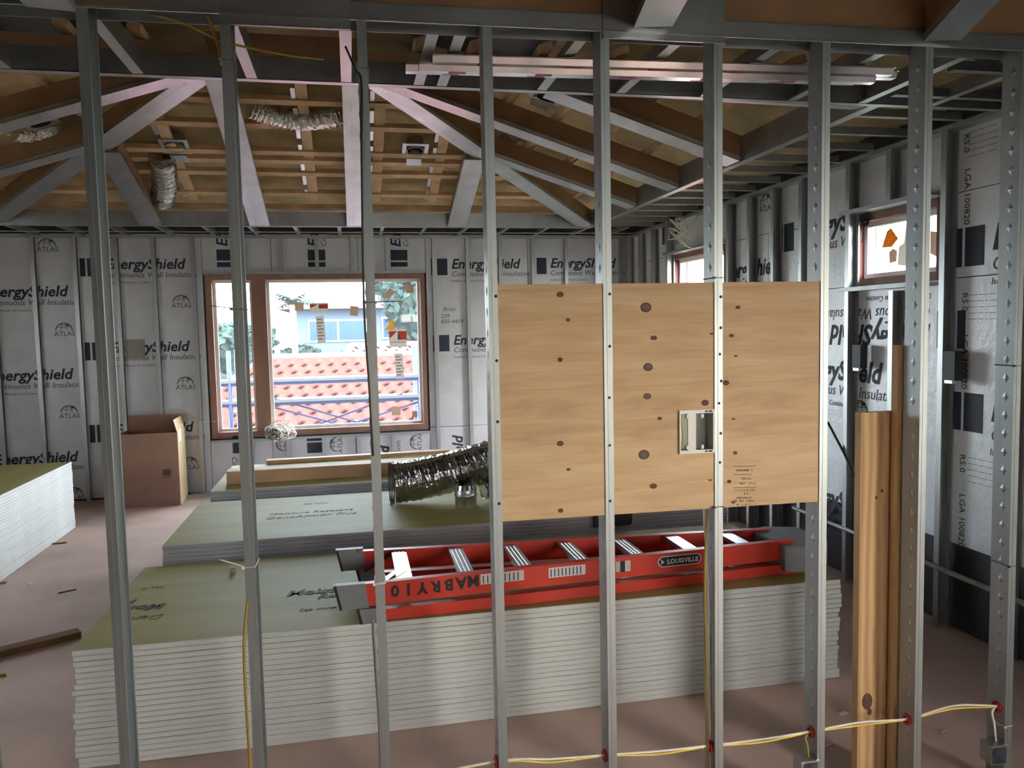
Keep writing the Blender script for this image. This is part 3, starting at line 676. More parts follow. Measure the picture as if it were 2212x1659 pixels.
# ------------------------------------------------------------------ near partition
ZT = 2.85
cs = [221, 520, 806, 1069, 1314.5, 1552.5, 1780, 1996, 2198]
ss = [at_s(c, 810).dot(SDX) for c in cs]
ss = [ss[0]-.83, ss[0]-.415] + ss + [ss[-1]+.41]
FLW = .031; WEB = .092
def S_at(s, off=0, z=0): return SP - V((0, 0, 0)) + SDX*(s-SP.dot(SDX)) + SN*off + V((0, 0, z))
pm = stud_mesh(ZT+.05, WEB, FLW).mesh(galv)
mb = MB(); n = 38
for k in range(n):
    z = .12+k*.072; a = .016; hh = .020; yc = WEB*.42
    mb.add([(0, yc-a, z), (0, yc, z+hh), (0, yc+a, z), (0, yc, z-hh), (-.003, yc, z)], [(0, 4, 1), (1, 4, 2), (2, 4, 3), (3, 4, 0)])
dimp = mb.mesh(galv)
seamb = MB().box((.012, -.0012, .02), (.016, 0, ZT)).mesh(galv)
SR = (0, 0, SA)
near = []
for k, s in enumerate(ss):
    nm = ['bent', ''][1]
    if k < 2 or k == len(ss)-1: lb = f'bright steel stud of the near partition, {"outermost left" if k == 0 else "second from the far left" if k == 1 else "outermost right"}'
    else: lb = ['tall steel stud of the near partition in front of the cardboard box', 'tall steel stud of the near partition crossing the left part of the big window', 'tall steel stud of the near partition crossing the right part of the big window',
                'tall steel stud at the left edge of the plywood', 'tall steel stud between the left and middle plywood pieces', 'tall steel stud at the right side of the white outlet box',
                'tall steel stud at the right edge of the plywood', 'tall steel stud against the two leaning planks', 'tall steel stud with black cable ties at the right picture edge'][k-2]
    t = thing('metal_stud', lb, 'stud', S_at(s-FLW/2), SR, 'studs of the near partition'); near.append(t)
    obj('channel', pm, t); obj('web_dimples', dimp, t); obj('flange_groove', seamb, t)
L0, L1 = ss[0]-.3, ss[-1]+.25
tr = thing('top_track', 'steel top track over the studs of the near partition', 'track', S_at(0), SR)
mb = MB(); mb.box((L0, -.004, ZT), (L1, -.001, ZT+.055)); mb.box((L0, WEB+.001, ZT), (L1, WEB+.004, ZT+.055)); mb.box((L0, -.004, ZT+.053), (L1, WEB+.004, ZT+.056)); obj('track', mb.mesh(galv2), tr)
obj('folded_edge', MB().box((L0, -.010, ZT-.002), (L1, -.004, ZT+.006)).mesh(alu), tr)
bt = thing('floor_track', 'steel floor track under the studs of the near partition', 'track', S_at(0), SR)
mb = MB(); mb.box((L0, -.004, .0), (L1, WEB+.004, .003)); mb.box((L0, -.004, .0), (L1, -.001, .045)); obj('track', mb.mesh(galv2), bt)
hd = thing('wood_header', 'brown wooden header beam above the partition track', 'beam', S_at(0), SR)
obj('beam', MB().box((L0, .01, ZT+.062), (L1, .05, ZT+.235)).mesh(wood_d), hd)
def plate(px0, px1, py, label, up=.5, lip=.0):
    a = at_s(px0, py).dot(SDX); c = at_s(px1, py).dot(SDX); z = at_s((px0+px1)/2, py).z
    t = thing('steel_plate', label, 'plate', S_at(a, -.006, z), SR)
    obj('sheet', MB().box((0, -.003, 0), (c-a, 0, up)).mesh(galv2), t)
    obj('bottom_lip', MB().box((0, -.006, -.004), (c-a, .0, .004)).mesh(alu), t)
    mb = MB()
    for x in (.03, c-a-.03): mb.box((x-.004, -.006, .14), (x+.004, -.003, .148))
    obj('screw', mb.mesh(screwm), t)
plate(1301, 1563, 88, 'wide steel plate over the two studs beside the outlet box')
plate(476, 757, 58, 'wide dark steel plate over the two studs crossing the big window')
def overhead(p, q, yq, w, label):
    a = at_s(*p, -.02); c = at_y(q[0], q[1], yq); d = (c-a).normalized(); c = a+d*1.6
    t = thing('overhead_rafter', label, 'rafter', a); sd = V((1, 0, 0))
    obj('metal_track', MB().bar((0, 0, 0), c-a, w, .03, side=d.cross(V((0, 0, 1)))).mesh(galv2), t)
    obj('wood_beam', MB().bar(V((0, 0, .032)), c-a+V((0, 0, .032)), w*.86, .2, side=d.cross(V((0, 0, 1)))).mesh(wood_d), t)
overhead((1411, 58), (1440, 0), 2.35, .13, 'steel faced rafter end meeting the wide plate overhead')
overhead((2035, 88), (2118, 0), 2.30, .13, 'steel faced brace slanting up at the top right')
overhead((110, 20), (60, -40), 2.3, .13, 'steel faced rafter slanting up at the top left')

# plywood backing between the studs
def ply(i0, i1, px, label, x0=0, x1=0):
    s0, s1 = ss[i0+2]-FLW/2+.004, ss[i1+2]-FLW/2-.001
    zt = at_s(1425, 611).z; zb_ = at_s(1425, 1106).z
    t = thing('plywood_panel', label, 'plywood', S_at(s0, .0045, zb_), SR, 'plywood backing pieces')
    w = s1-s0
    hh = zt-zb_; mb = MB()
    if i0 == 4:
        a = at_s(1469, 889); c = at_s(1545, 975); hx = a.dot(SDX)-s0; h0 = c.z-zb_; h1 = a.z-zb_
        mb.box((0, 0, 0), (hx, .018, hh)); mb.box((hx, 0, 0), (w, .018, h0)); mb.box((hx, 0, h1), (w, .018, hh))
    else: mb.box((0, 0, 0), (w, .018, hh))
    obj('sheet', mb.mesh(plym), t)
    return t, s0, zb_
pl1 = ply(3, 4, 0, 'left piece of yellow plywood fixed between the studs'); pl2 = ply(4, 5, 0, 'middle piece of yellow plywood with the white outlet box'); pl3 = ply(5, 6, 0, 'right piece of yellow plywood with stamped lettering')
def knot(pl_, px, py, rw, rh, grey=False):
    t, s0, z0 = pl_; a = at_s(px, py, .0045); x = a.dot(SDX)-s0; z = a.z-z0; sc = 2.65/1700
    def ell(k): return [(math.cos(q)*rw*sc*k, math.sin(q)*rh*sc*k) for q in (2*math.pi*i/14 for i in range(14))]
    o = obj('knot', MB().prism(ell(1), 0, .0012).xf(Matrix.Translation((x, 0, z)) @ Matrix.Rotation(R90, 4, 'X')).mesh(knotm), t)
    if grey: obj('knot_heart', MB().prism(ell(.68), .0012, .0018).xf(Matrix.Translation((x, 0, z)) @ Matrix.Rotation(R90, 4, 'X')).mesh(knotg), o)
for q in ((1210, 636, 8, 6), (1227, 691, 5, 4), (1210, 777, 6, 5), (1210, 958, 8, 6), (1228, 1014, 5, 3), (1211, 1103, 6, 5)): knot(pl1, *q)
for q in ((1395, 664, 13, 11, True), (1412, 730, 8, 5), (1400, 793, 11, 9, True), (1398, 856, 9, 7, True), (1425, 904, 5, 4), (1391, 982, 13, 11, True), (1411, 1050, 9, 6), (1523, 870, 9, 7), (1537, 721, 5, 2), (1534, 1037, 5, 2)): knot(pl2, *q)
for q in ((1594, 664, 6, 4), (1580, 725, 6, 4), (1589, 769, 5, 2), (1568, 827, 8, 6), (1584, 905, 5, 2), (1588, 978, 5, 4), (1575, 1040, 5, 4), (1584, 1085, 5, 3)): knot(pl3, *q)
t, s0, z0 = pl3
stampm = mat('stamp_ink', rgb(122, 94, 66), .7, 0, .15)
def ticks(w, h, m, seed, gaps=.18):              # a worn line of stamped letters, too rubbed to read
    rn = random.Random(seed); b = MB(); x = -w/2
    while x < w/2:
        cw = h*rn.uniform(.45, .7)
        if rn.random() > gaps:
            b.box((x, -.0006, 0), (x+cw*.28, 0, h)); b.box((x+cw*.28, -.0006, h*rn.choice((0, .42, .8))), (x+cw*.75, 0, h*rn.choice((.18, .6, 1))+.0004))
        x += cw*1.15
    return b.mesh(m)
sc_s = 2.65/1700
for k, (w_, py, x_) in enumerate(((56, 1007, 1608), (40, 1018, 1608), (46, 1025, 1604), (24, 1036, 1612), (46, 1046, 1612), (58, 1053, 1609), (50, 1061, 1610), (16, 1069, 1609), (0, 1077, 1607), (58, 1084, 1604), (34, 1092, 1606))):
    a = at_s(x_, py, .0045); M = Matrix.Translation((a.dot(SDX)-s0, -.0007, a.z-z0)) @ Matrix.Rotation(.045, 4, 'Y')
    if k in (0, 2, 5): obj('stamped_line', MB().box((-w_*sc_s/2, -.0006, -.001), (w_*sc_s/2, 0, .001)).mesh(stampm), t, M=M)
    elif w_ == 0: obj('stamped_text', text_mesh('APPROVED BY', .0095, stampm, .1, 0, 'CENTER', 1.0), t, M=M @ TXR)
    else: o = obj('stamped_text', ticks(w_*sc_s, .0072, stampm, k), t, M=M); o['kind'] = 'stuff'
scr = MB(); v, f = lathe([(0, .002), (.0045, .0015), (.0055, 0)], 8); scrm = MB().add(v, f).xf(Matrix.Rotation(R90, 4, 'X')).mesh(screwm)
for i, pts in ((3, ((1072, 640), (1073, 779), (1075, 911), (1078, 1088))), (4, ((1317, 635), (1317, 748), (1316, 859), (1317, 962), (1318, 1082))), (5, ((1557, 641), (1557, 708), (1555, 765), (1558, 823), (1553, 871), (1557, 936), (1555, 999)))):
    for px, py in pts:
        a = at_s(px, py); obj('screw', scrm, near[i+2], (min(FLW-.006, max(.006, a.dot(SDX)-ss[i+2]+FLW/2)), -.0005, a.z))
# white two-gang outlet box
a = at_s(1467, 887); c = at_s(1545, 977)
bx0 = a.dot(SDX); bw = ss[7]-FLW/2-.001-bx0; bz = c.z; bh = a.z-c.z
t = thing('outlet_box', 'white plastic two-gang outlet box set in the middle plywood', 'outlet box', S_at(bx0, -.004, bz), SR)
mb = MB(); r_ = .012
mb.box((0, 0, 0), (bw, .006, r_)); mb.box((0, 0, bh-r_), (bw, .006, bh)); mb.box((0, 0, r_), (.005, .006, bh-r_)); mb.box((bw-.006, 0, r_), (bw, .006, bh-r_))
obj('face_frame', mb.mesh(pvc), t)
mb = MB(); dp = .062
mb.box((.005, .006, .006), (.0075, dp, bh-.006)); mb.box((bw-.005, .006, .006), (bw-.0025, dp, bh-.006)); mb.box((.0075, .006, .006), (bw-.005, dp, .0085)); mb.box((.0075, .006, bh-.0085), (bw-.005, dp, bh-.006)); mb.box((.0075, dp-.002, .0085), (bw-.005, dp, bh-.0085)); obj('box_shell', mb.mesh(pvc_g), t)
obj('divider', MB().box((bw*.24, .001, r_*.7), (bw*.46, .010, bh-r_*.7)).mesh(pvc), t)
mb = MB()
for x in (.20, .62):
    for z in (r_+.010, bh-r_-.010): mb.box((bw*x, .0005, z-.007), (bw*x+.009, .014, z+.007))
obj('screw_tab', mb.mesh(pvc), t)
mb = MB()
for z in (r_*.35, bh-r_*.65): mb.box((bw*.72, -.0006, z-.001), (bw*.79, 0, z+.005)); mb.box((bw*.82, -.0006, z-.001), (bw*.93, 0, z+.005))
obj('embossed_mark', mb.mesh(ink), t)
tag(obj('box_wire', tube_mesh([S_at(bx0+bw*.14, .03, bz+bh*.84), S_at(bx0+bw*.12, .012, bz+bh*.6), S_at(bx0+bw*.15, .012, bz+bh*.35), S_at(bx0+bw*.13, .03, bz+bh*.16)], .0032, wirey)), 'yellow wire curled inside the white outlet box', 'wire')

# grommets and the two cables that run through them
tv, tf = [], []
G = []
for i, q in ((3, (1072, 1645)), (4, (1309, 1631)), (5, (1540, 1610)), (6, (1752, 1580)), (7, (1958, 1553)), (8, (2152, 1526))):
    z = at_s(*q, .04).z; P = S_at(ss[i+2]-FLW/2, WEB*.42, z); G.append(P)
    ring = [P + SDX*-.004 + (SN*math.cos(t_)+V((0, 0, 1))*math.sin(t_))*.017 for t_ in (2*math.pi*k/18 for k in range(18))]
    v, f = tube(ring, .0065, 8, True); tag(obj('cable_grommet', mesh(v, f, [grom], None, True)), f"red ring grommet in the {['stud at the left plywood edge', 'stud between left and middle plywood', 'stud beside the outlet box', 'stud at the right plywood edge', 'stud by the leaning planks', 'stud at the right picture edge'][i-3]}", 'grommet', 'red cable grommets')
def run(off, lift, m, r, label, name):
    pts = [G[0]+V((-.42, -.0, -.03))+V((0, off, lift))]
    for k, g in enumerate(G):
        pts.append(g+V((0, off, lift)))
        if k < len(G)-1: pts.append((g+G[k+1])/2+V((0, off*1.2, lift*2.2+(.006 if k == 3 else -.008) + (.03 if k == 4 else 0))))
    tag(obj(name, tube_mesh(pts, r, m, 8, 8)), label, 'cable')
    return pts
run(-.004, .004, wirew, .0042, 'white cable threaded through the red grommets', 'white_cable')
run(.004, -.004, wirey, .0042, 'yellow cable threaded through the red grommets', 'yellow_cable')
# steel device boxes low on the partition
def devbox(px, py, i, label, drop):
    z = at_s(px, py).z; P = S_at(ss[i+2]-FLW/2-.075, -.02, z-.05)
    t = thing('device_box', label, 'box', P, SR)
    w, d_, h_ = .07, .06, .075; mb = MB(); k = .002
    mb.box((0, 0, 0), (k, d_, h_)); mb.box((w-k, 0, 0), (w, d_, h_)); mb.box((k, 0, 0), (w-k, d_, k)); mb.box((k, 0, h_-k), (w-k, d_, h_)); mb.box((k, d_-k, k), (w-k, d_, h_-k))
    obj('shell', mb.mesh(galv2), t)
    mb = MB(); mb.box((-.002, -.003, h_-.004), (w+.002, .004, h_+.002)); obj('bright_rim', mb.mesh(alu), t)
    obj('mounting_ear', MB().box((w, .02, .02), (w+.008, .05, .06)).mesh(galv2), t)
    g = G[i-3]; top = P + SDX*.045 + SN*.03 + V((0, 0, h_))
    tag(obj('drop_cable', tube_mesh([g+V((-.01, 0, 0)), g+V((-.03, -.005, -.02)), (g+top)/2+V((-.012, 0, 0)), top], .0045, drop, 8, 8)), f'{["mustard", "white"][drop is wirew]} cable dropping from its grommet into the device box', 'cable')
devbox(2142, 1620, 8, 'galvanised device box low on the stud at the right picture edge', wirew)
devbox(1725, 1655, 6, 'galvanised device box low on the stud at the right plywood edge', wirey2)

# cable ties and loose cables
def vcable(pts, r, m, label, name='hanging_cable'): return tag(obj(name, tube_mesh([at_s(px, py, o) for px, py, o in pts], r, m, 8, 6)), label, 'cable')
vcable(((534, 1300, -.006), (527, 1400, -.012), (533, 1540, -.012), (541, 1662, -.008)), .0045, wirey2, 'mustard cable hanging down the left side of the second visible stud')
vcable(((805, 1340, -.006), (812, 1450, -.008), (819, 1560, -.008), (822, 1662, -.006)), .0045, wireg, 'grey brown cable hanging at the foot of the third visible stud')
vcable(((746, 100, .0), (768, 150, .0), (781, 180, -.006), (781, 330, -.006), (786, 650, -.006), (797, 830, -.006), (806, 985, -.006)), .0035, wireb, 'thin black cable running down the stud crossing the right window part')
vcable(((1528, 1100, .03), (1522, 1250, .03), (1526, 1450, .03), (1530, 1662, .03)), .0045, wirey2, 'yellow cable running down behind the stud beside the outlet box')
vcable(((1520, 1100, .04), (1530, 1300, .04), (1536, 1662, .04)), .0045, wirew, 'pale cable running down beside the yellow one behind the stud')
vcable(((325, 30, .05), (400, 52, .05), (470, 85, .05), (545, 105, .06), (640, 122, .06), (700, 128, .06)), .004, wirey2, 'mustard cable sagging under the roof joists at the top left')
vcable(((430, -5, .03), (450, 40, .03), (470, 95, .03), (478, 140, -.004)), .004, wirey2, 'mustard cable dropping to the stud top at the upper left')
def tie(i, py, m, label, tail=None):
    z = at_s(cs[i], py).z; o_ = .002
    P = [S_at(ss[i+2]-FLW/2-o_, -o_, z), S_at(ss[i+2]+FLW/2+o_, -o_, z), S_at(ss[i+2]+FLW/2+o_, WEB+o_, z), S_at(ss[i+2]-FLW/2-o_, WEB+o_, z)]
    t = thing('cable_tie', label, 'cable tie', P[0]); v, f = tube([p-P[0] for p in P], .0022, 6, True); obj('loop', mesh(v, f, [m]), t)
    obj('lock', MB().box((-.006, -.006, -.004), (.002, .002, .004)).mesh(m), t)
    if tail: obj('tail', tube_mesh([V((0, 0, 0))]+[at_s(*q, -.002)-P[0] for q in tail], .0018, m, 6, 4), t)
tie(8, 790, wireb, 'black cable tie around the right edge stud at eye level'); tie(8, 1222, wireb, 'black cable tie low around the right edge stud')
tie(1, 1227, wirew, 'white cable tie with long tail low around the second visible stud', ((520, 1222), (474, 1209))); tie(1, 668, wireg, 'grey cable tie with tail around the second visible stud before the window', ((500, 665), (441, 660)))
tie(2, 653, wireg, 'grey cable tie with tail pointing right before the window', ((850, 651), (872, 651))); tie(1, 130, wireg, 'grey cable tie near the top of the second visible stud'); tie(2, 148, wireg, 'grey cable tie near the top of the third visible stud')
tie(5, 600, wireb, 'thin dark tie around the stud just above the plywood'); tie(5, 1095, wireb, 'thin dark tie around the stud just below the plywood')
tie(8, 1566, wirew, 'white cable tie beside the device box on the right edge stud'); tie(2, 1262, wirew, 'white cable tie at ladder height around the third visible stud', ((850, 1250), (880, 1232)))

# leaning planks behind the right studs
def plank(q0, q1, q2, yoff, zt, label, thick=.038):
    a = at_s(q0[0], q0[1], yoff); c = at_s(q1[0], q1[1], yoff); w = (c-a).dot(SDX)
    t = thing('wood_plank', label, 'plank', S_at(a.dot(SDX), yoff, 0), SR)
    obj('board', MB().box((0, 0, .004), (w, thick, a.z)).mesh(plankm), t); return t, w
t, w = plank((1860, 892), (1945, 890), 0, .15, 0, 'wide pale pine plank standing behind the stud right of the plywood')
sc = 2.8/1700
for px, py, rr in ((1873, 1515, 14), (1878, 1537, 6), (1905, 1060, 3), (1893, 1075, 3)):
    a = at_s(px, py, .15); x = a.dot(SDX) - at_s(1860, 892, .15).dot(SDX)
    obj('knot', MB().prism([(math.cos(q)*rr*sc, math.sin(q)*rr*sc*1.5) for q in (2*math.pi*i/12 for i in range(12))], 0, .001).xf(Matrix.Translation((x, 0, a.z)) @ Matrix.Rotation(R90, 4, 'X')).mesh(knotm), t)
plank((1941, 746), (1990, 744), 0, .105, 0, 'taller shaded wood plank standing close against the stud')
# ------------------------------------------------------------------ drywall stacks
def sheet_mesh(L, Wd, th, edge, ch=.0035):
    # length along x, width along y, slightly eased long edges
    prof = [(0, ch), (ch, 0), (Wd-ch, 0), (Wd, ch), (Wd, th-ch), (Wd-ch, th), (ch, th), (0, th-ch)]
    n = 8; vs = [(0, y, z) for y, z in prof] + [(L, y, z) for y, z in prof]; fs = []; fm = []
    for i in range(n):
        j = (i+1) % n; fs.append((i, n+i, n+j, j)[::-1]); fm.append(1 if i in (1, 5) else 0)
    fs += [tuple(range(n)), tuple(range(2*n-1, n-1, -1))]; fm += [0, 0]
    fs = [f[::-1] for f in fs]
    return mesh(vs, fs, [edge, paper], fm)
def stack(x, y, z0, n, L, Wd, th, edge, group, where, rot=0, jx=.012, jy=.0015, skip=0):
    me = sheet_mesh(L, Wd, th-.001, edge); top = None; drift = 0
    for k in range(n):
        drift = .7*drift + random.uniform(-jx, jx)
        M = Matrix.Translation((x, y, z0+k*th)) @ Matrix.Rotation(rot, 4, 'Z') @ Matrix.Translation((drift if k < n-1 else 0, random.uniform(-jy, jy) if k < n-1 else 0, 0))
        o = obj('drywall_sheet', me, None, M=M); i = n-1-k
        nm = 'topmost' if i == 0 else f'{ORD[i]} from the top'
        tag(o, f'green faced drywall sheet {where}, {nm}', 'drywall', group)
        top = o
    return top
TH = .0250
s1 = stack(-1.213, 3.585, 0.001, 21, 3.66, 1.22, TH, gyp, 'front stack of drywall', 'in the front stack under the red ladder')
ZS1 = 21*TH+.001
s2 = stack(-1.15, 4.965, .001, 24, 3.66, 1.22, TH, gypg, 'middle stack of drywall', 'in the middle stack under the silver duct', jx=.004)
ZS2 = 24*TH+.001
s3 = stack(-1.125, 6.46, .001, 25, 3.66, 1.22, TH, gypg, 'rear stack of drywall', 'in the rear stack before the big window', jx=.004)
ZS3 = 25*TH+.001
# left stack: its long side runs away from the viewer
lx = at_z(163, 1140, 0)
s4 = stack(lx.x, 8.27-3.66, .001, 26, 3.66, 1.22, TH, gypw, 'left stack of drywall', 'in the stack at the left picture edge', rot=R90, jx=.006, jy=.001)
ZS4 = 26*TH+.001
pinkk = mat('paper_ink_faint', rgb(124, 114, 72), .7, 0, .1); pinkb = mat('paper_ink', rgb(78, 72, 50), .7, 0, .1)
# print on the sheets
def lie(parent, body, size, pos, rotz, m=None, shear=.2, bold=.0):
    inv = parent.matrix_local.inverted(); m = pinkk if m is None else pinkb
    obj('printed_text', text_mesh(body, size, m, shear, bold), parent, M=inv @ (Matrix.Translation(pos) @ Matrix.Rotation(rotz, 4, 'Z')))
def zat(px, py, z): a = at_z(px, py, z); return V((a.x, a.y, z))
e_ = .0008
lie(s1, 'DensArmor Plus', .085, zat(610, 1262, ZS1+e_), 0); lie(s1, 'Moisture', .105, zat(618, 1287, ZS1+e_), 0, ink, .2, .003); lie(s1, 'Resistant', .085, zat(685, 1292, ZS1+e_), 0, ink, .2, .003); lie(s1, 'See www.', .045, zat(645, 1320, ZS1+e_), 0)
lie(s1, 'Dens', .085, zat(357, 1326, ZS1+e_), math.pi); lie(s1, 'Mois', .105, zat(362, 1303, ZS1+e_), math.pi, ink, .2, .003); lie(s1, 'R', .085, zat(298, 1295, ZS1+e_), math.pi, ink, .2, .003); lie(s1, 'See w', .045, zat(356, 1266, ZS1+e_), math.pi)
lie(s2, 'DensArmor Plus', .09, zat(572, 1122, ZS2+e_), .0); lie(s2, 'Moisture Resistant', .075, zat(580, 1113, ZS2+e_), 0); lie(s2, 'See www.', .045, zat(655, 1090, ZS2+e_), 0)
# off-cut on the floor by the cardboard box
a = at_z(402, 1075, .02)
tag(obj('drywall_offcut', MB().box((0, 0, 0), (.62, .45, .018)).mesh(gypg), None, (a.x, a.y, .001)), 'grey drywall offcut lying on the floor beside the cardboard box', 'drywall')

# lumber on the rear stack
a = zat(490, 1047, ZS3)
def lumber(x, y, z, L, w, h, rot, label): 
    t = thing('lumber_board', label, 'lumber', (x, y, z), (0, 0, rot)); obj('board', MB().box((0, 0, 0), (L, w, h)).mesh(wood_2), t)
    return t
lumber(a.x, a.y, ZS3+.001, 2.6, .14, .105, .02, 'thick pale timber lying along the rear drywall stack')
c = zat(575, 1004, ZS3); lumber(c.x, c.y+.02, ZS3+.001, 2.3, .09, .035, .035, 'thin reddish timber strip lying behind the thick one')

# ------------------------------------------------------------------ ladder lying on the front stack
LX0, LX1 = -.06, 2.22; z0 = ZS1
def LY(x, far): k = (x-LX0)/(LX1-LX0); return (4.20-.17*k) if far else (3.605+.145*k)
lad = thing('step_ladder', 'red fibreglass step ladder lying folded on the front drywall stack', 'ladder', (LX0, 3.9, z0))
O = V((LX0, 3.9, z0))
def rel(p): return V(p)-O
def rail(x0, x1, far, za, zb_, dyy, nm):
    s_ = 1 if far else -1; a = rel((x0, LY(x0, far)+dyy*s_, za)); c = rel((x1, LY(x1, far)+dyy*s_, za)); d = (c-a).normalized(); inw = V((0, -s_, 0)); h_ = zb_-za
    mb = MB(); mb.bar(a, c, .006, h_, side=inw); mb.bar(a+inw*.018, c+inw*.018, .036, .005, side=inw); mb.bar(a+inw*.018+V((0, 0, h_-.005)), c+inw*.018+V((0, 0, h_-.005)), .036, .005, side=inw)
    return obj(nm, mb.mesh(red), lad)
zf0, zf1 = z0+.074, z0+.178
front_n = rail(LX0+.06, LX1+.06, False, zf0, zf1, 0, 'front_rail'); front_f = rail(LX0+.06, LX1+.06, True, zf0, zf1, 0, 'front_rail')
rail(LX0+.12, LX1+.16, False, z0+.002, z0+.054, .012, 'rear_rail'); rail(LX0+.12, LX1+.16, True, z0+.002, z0+.054, .012, 'rear_rail')
for x in (.21, .508, .80, 1.10, 1.40, 1.70, 2.01):
    mb = MB(); p = rel((x, LY(x, False)+.01, zf1-.012)); q = rel((x, LY(x, True)-.01, zf1-.012))
    mb.bar(p, q, .075, .004, side=(1, 0, 0)); mb.bar(p+V((.036, 0, -.02)), q+V((.036, 0, -.02)), .003, .022, side=(1, 0, 0)); mb.bar(p+V((-.036, 0, -.02)), q+V((-.036, 0, -.02)), .003, .022, side=(1, 0, 0))
    for j in (-1, 0, 1): mb.bar(p+V((j*.02, 0, .004)), q+V((j*.02, 0, .004)), .006, .002, side=(1, 0, 0))
    obj('step', mb.mesh(alu), lad)
for x in (.45, 1.25, 1.95):
    mb = MB(); mb.bar(rel((x, LY(x, False)+.07, z0+.03)), rel((x, LY(x, True)-.07, z0+.03)), .03, .012, side=(1, 0, 0)); obj('rear_brace', mb.mesh(alu), lad)
for f_, sg in ((False, 1), (True, -1)):
    obj('spreader', MB().bar(rel((1.3, LY(1.3, f_)+.03*sg, z0+.06)), rel((1.75, LY(1.75, f_)+.05*sg, z0+.075)), .004, .018, side=(0, 1, 0)).mesh(alu), lad)
for f_ in (False, True):
    s_ = 1 if f_ else -1
    p = rel((LX0, LY(LX0, f_), zf0-.004)); ft = MB(); ft.prism([(-.02, 0), (.10, 0), (.085, .115), (-.045, .115)], -.025, .012).xf(Matrix.Translation(p) @ Matrix.Rotation(R90, 4, 'X'))
    fo = obj('foot', ft.mesh(grey_pl), lad)
    tr_ = MB().prism([(-.032, 0), (-.02, 0), (-.045, .115), (-.057, .115)], -.028, .015).xf(Matrix.Translation(p) @ Matrix.Rotation(R90, 4, 'X')); obj('rubber_tread', tr_.mesh(black), fo)
    p = rel((LX0+.10, LY(LX0, f_)+s_*.010, z0)); ft = MB().prism([(-.03, 0), (.08, 0), (.07, .068), (-.045, .068)], -.02, .012).xf(Matrix.Translation(p) @ Matrix.Rotation(R90, 4, 'X')); fo = obj('rear_foot', ft.mesh(grey_pl), lad)
    obj('rubber_tread', MB().prism([(-.042, 0), (-.03, 0), (-.045, .068), (-.057, .068)], -.022, .014).xf(Matrix.Translation(p) @ Matrix.Rotation(R90, 4, 'X')).mesh(black), fo)
# bottom gusset, bracing and top cap
mb = MB(); mb.bar(rel((.03, LY(0, True)-.08, zf0+.01)), rel((.17, LY(.1, True)-.02, zf1-.03)), .06, .006, side=(0, 1, 0)); obj('corner_brace', mb.mesh(black), lad)
mb = MB(); mb.bar(rel((.06, LY(0, False)+.02, zf1-.03)), rel((.20, LY(.2, True)-.3, zf1-.028)), .03, .004); obj('corner_brace', mb.mesh(alu), lad)
cx0, cx1 = 2.20, 2.47
mb = MB(); prof = [(cx0, 3.70), (cx0+.10, 3.66), (cx1, 3.74), (cx1, 4.04), (cx0+.10, 4.10), (cx0, 4.07)]
mb.prism([(x-O.x, y-O.y) for x, y in prof], .045, .062); 
n_ = len(prof)
for i in range(n_):
    a, c = prof[i], prof[(i+1) % n_]; mb.bar(rel((a[0], a[1], z0+.03)), rel((c[0], c[1], z0+.03)), .008, .125)
mb.prism([(x-O.x, y-O.y) for x, y in prof], .150, .162)
obj('top_cap', mb.mesh(grey_pl), lad)
# stickers and lettering on the near rail
ang = math.atan2(LY(LX1, False)-LY(LX0, False), LX1-LX0)
def on_rail(px, py):
    y = LY(.8, False)
    for _ in range(4): a = at_y(px, py, y); y = LY(a.x, False)-.0035
    return rel((a.x, y, a.z))
def RMx(px, py, flip=False): return Matrix.Translation(on_rail(px, py)) @ Matrix.Rotation(ang, 4, 'Z') @ (Matrix.Rotation(math.pi, 4, 'Y') if flip else Matrix())
for ch, px, py in (('0', 853, 1279), ('1', 882, 1276), ('Y', 912, 1273), ('R', 942, 1270), ('B', 970, 1266), ('A', 996, 1262), ('M', 1022, 1258)):
    obj('stencil_letter', text_mesh(ch, .075, black, 0, .003, 'CENTER'), lad, M=RMx(px, py-14, True) @ TXR)
def badge(px0, px1, py, h, m, nm, deep=.001):
    a = on_rail(px0, py); c = on_rail(px1, py); w = (c-a).x
    o = obj(nm, MB().box((0, -deep, -h/2), (w, 0, h/2)).mesh(m), lad, M=Matrix.Translation(V((a.x, a.y, on_rail(px0, py).z))) @ Matrix.Rotation(ang, 4, 'Z')); return o, w
for (p0, p1, py) in ((1038, 1132, 1252), (1185, 1265, 1238)):
    o, w = badge(p0, p1, py, .050, lab, 'instruction_label')
    mb = MB()
    for j in range(9): mb.box((w*(.05+.1*j), -.0018, -.02), (w*(.05+.1*j)+.006, -.001, .018))
    obj('fine_print', mb.mesh(inkg), o)
o, w = badge(1330, 1362, 1225, .055, white, 'barcode_label'); obj('dark_band', MB().box((w*.3, -.0018, -.0275), (w*.62, -.001, .0275)).mesh(black), o)
def pill(w, h, n=8):
    r = h/2; return [(w/2-r+r*math.cos(t), r*math.sin(t)) for t in (-R90+math.pi*k/n for k in range(n+1))] + [(-w/2+r+r*math.cos(t), r*math.sin(t)) for t in (R90+math.pi*k/n for k in range(n+1))]
a = on_rail(1421, 1215); c = on_rail(1515, 1205); w = (c-a).x; cc = (a+c)/2
bd = obj('maker_badge', MB().prism(pill(w, .056), -.0008, .0).xf(Matrix.Rotation(R90, 4, 'X')).mesh(pvc), lad, M=Matrix.Translation(cc) @ Matrix.Rotation(ang, 4, 'Z'))
obj('badge_field', MB().prism(pill(w-.010, .047), .0, .0016).xf(Matrix.Rotation(R90, 4, 'X')).mesh(black), bd)
obj('badge_text', text_mesh('LOUISVILLE', .033, pvc, 0, .0008, 'CENTER', 1.05), bd, M=Matrix.Translation((.016, -.0022, -.012)) @ TXR)
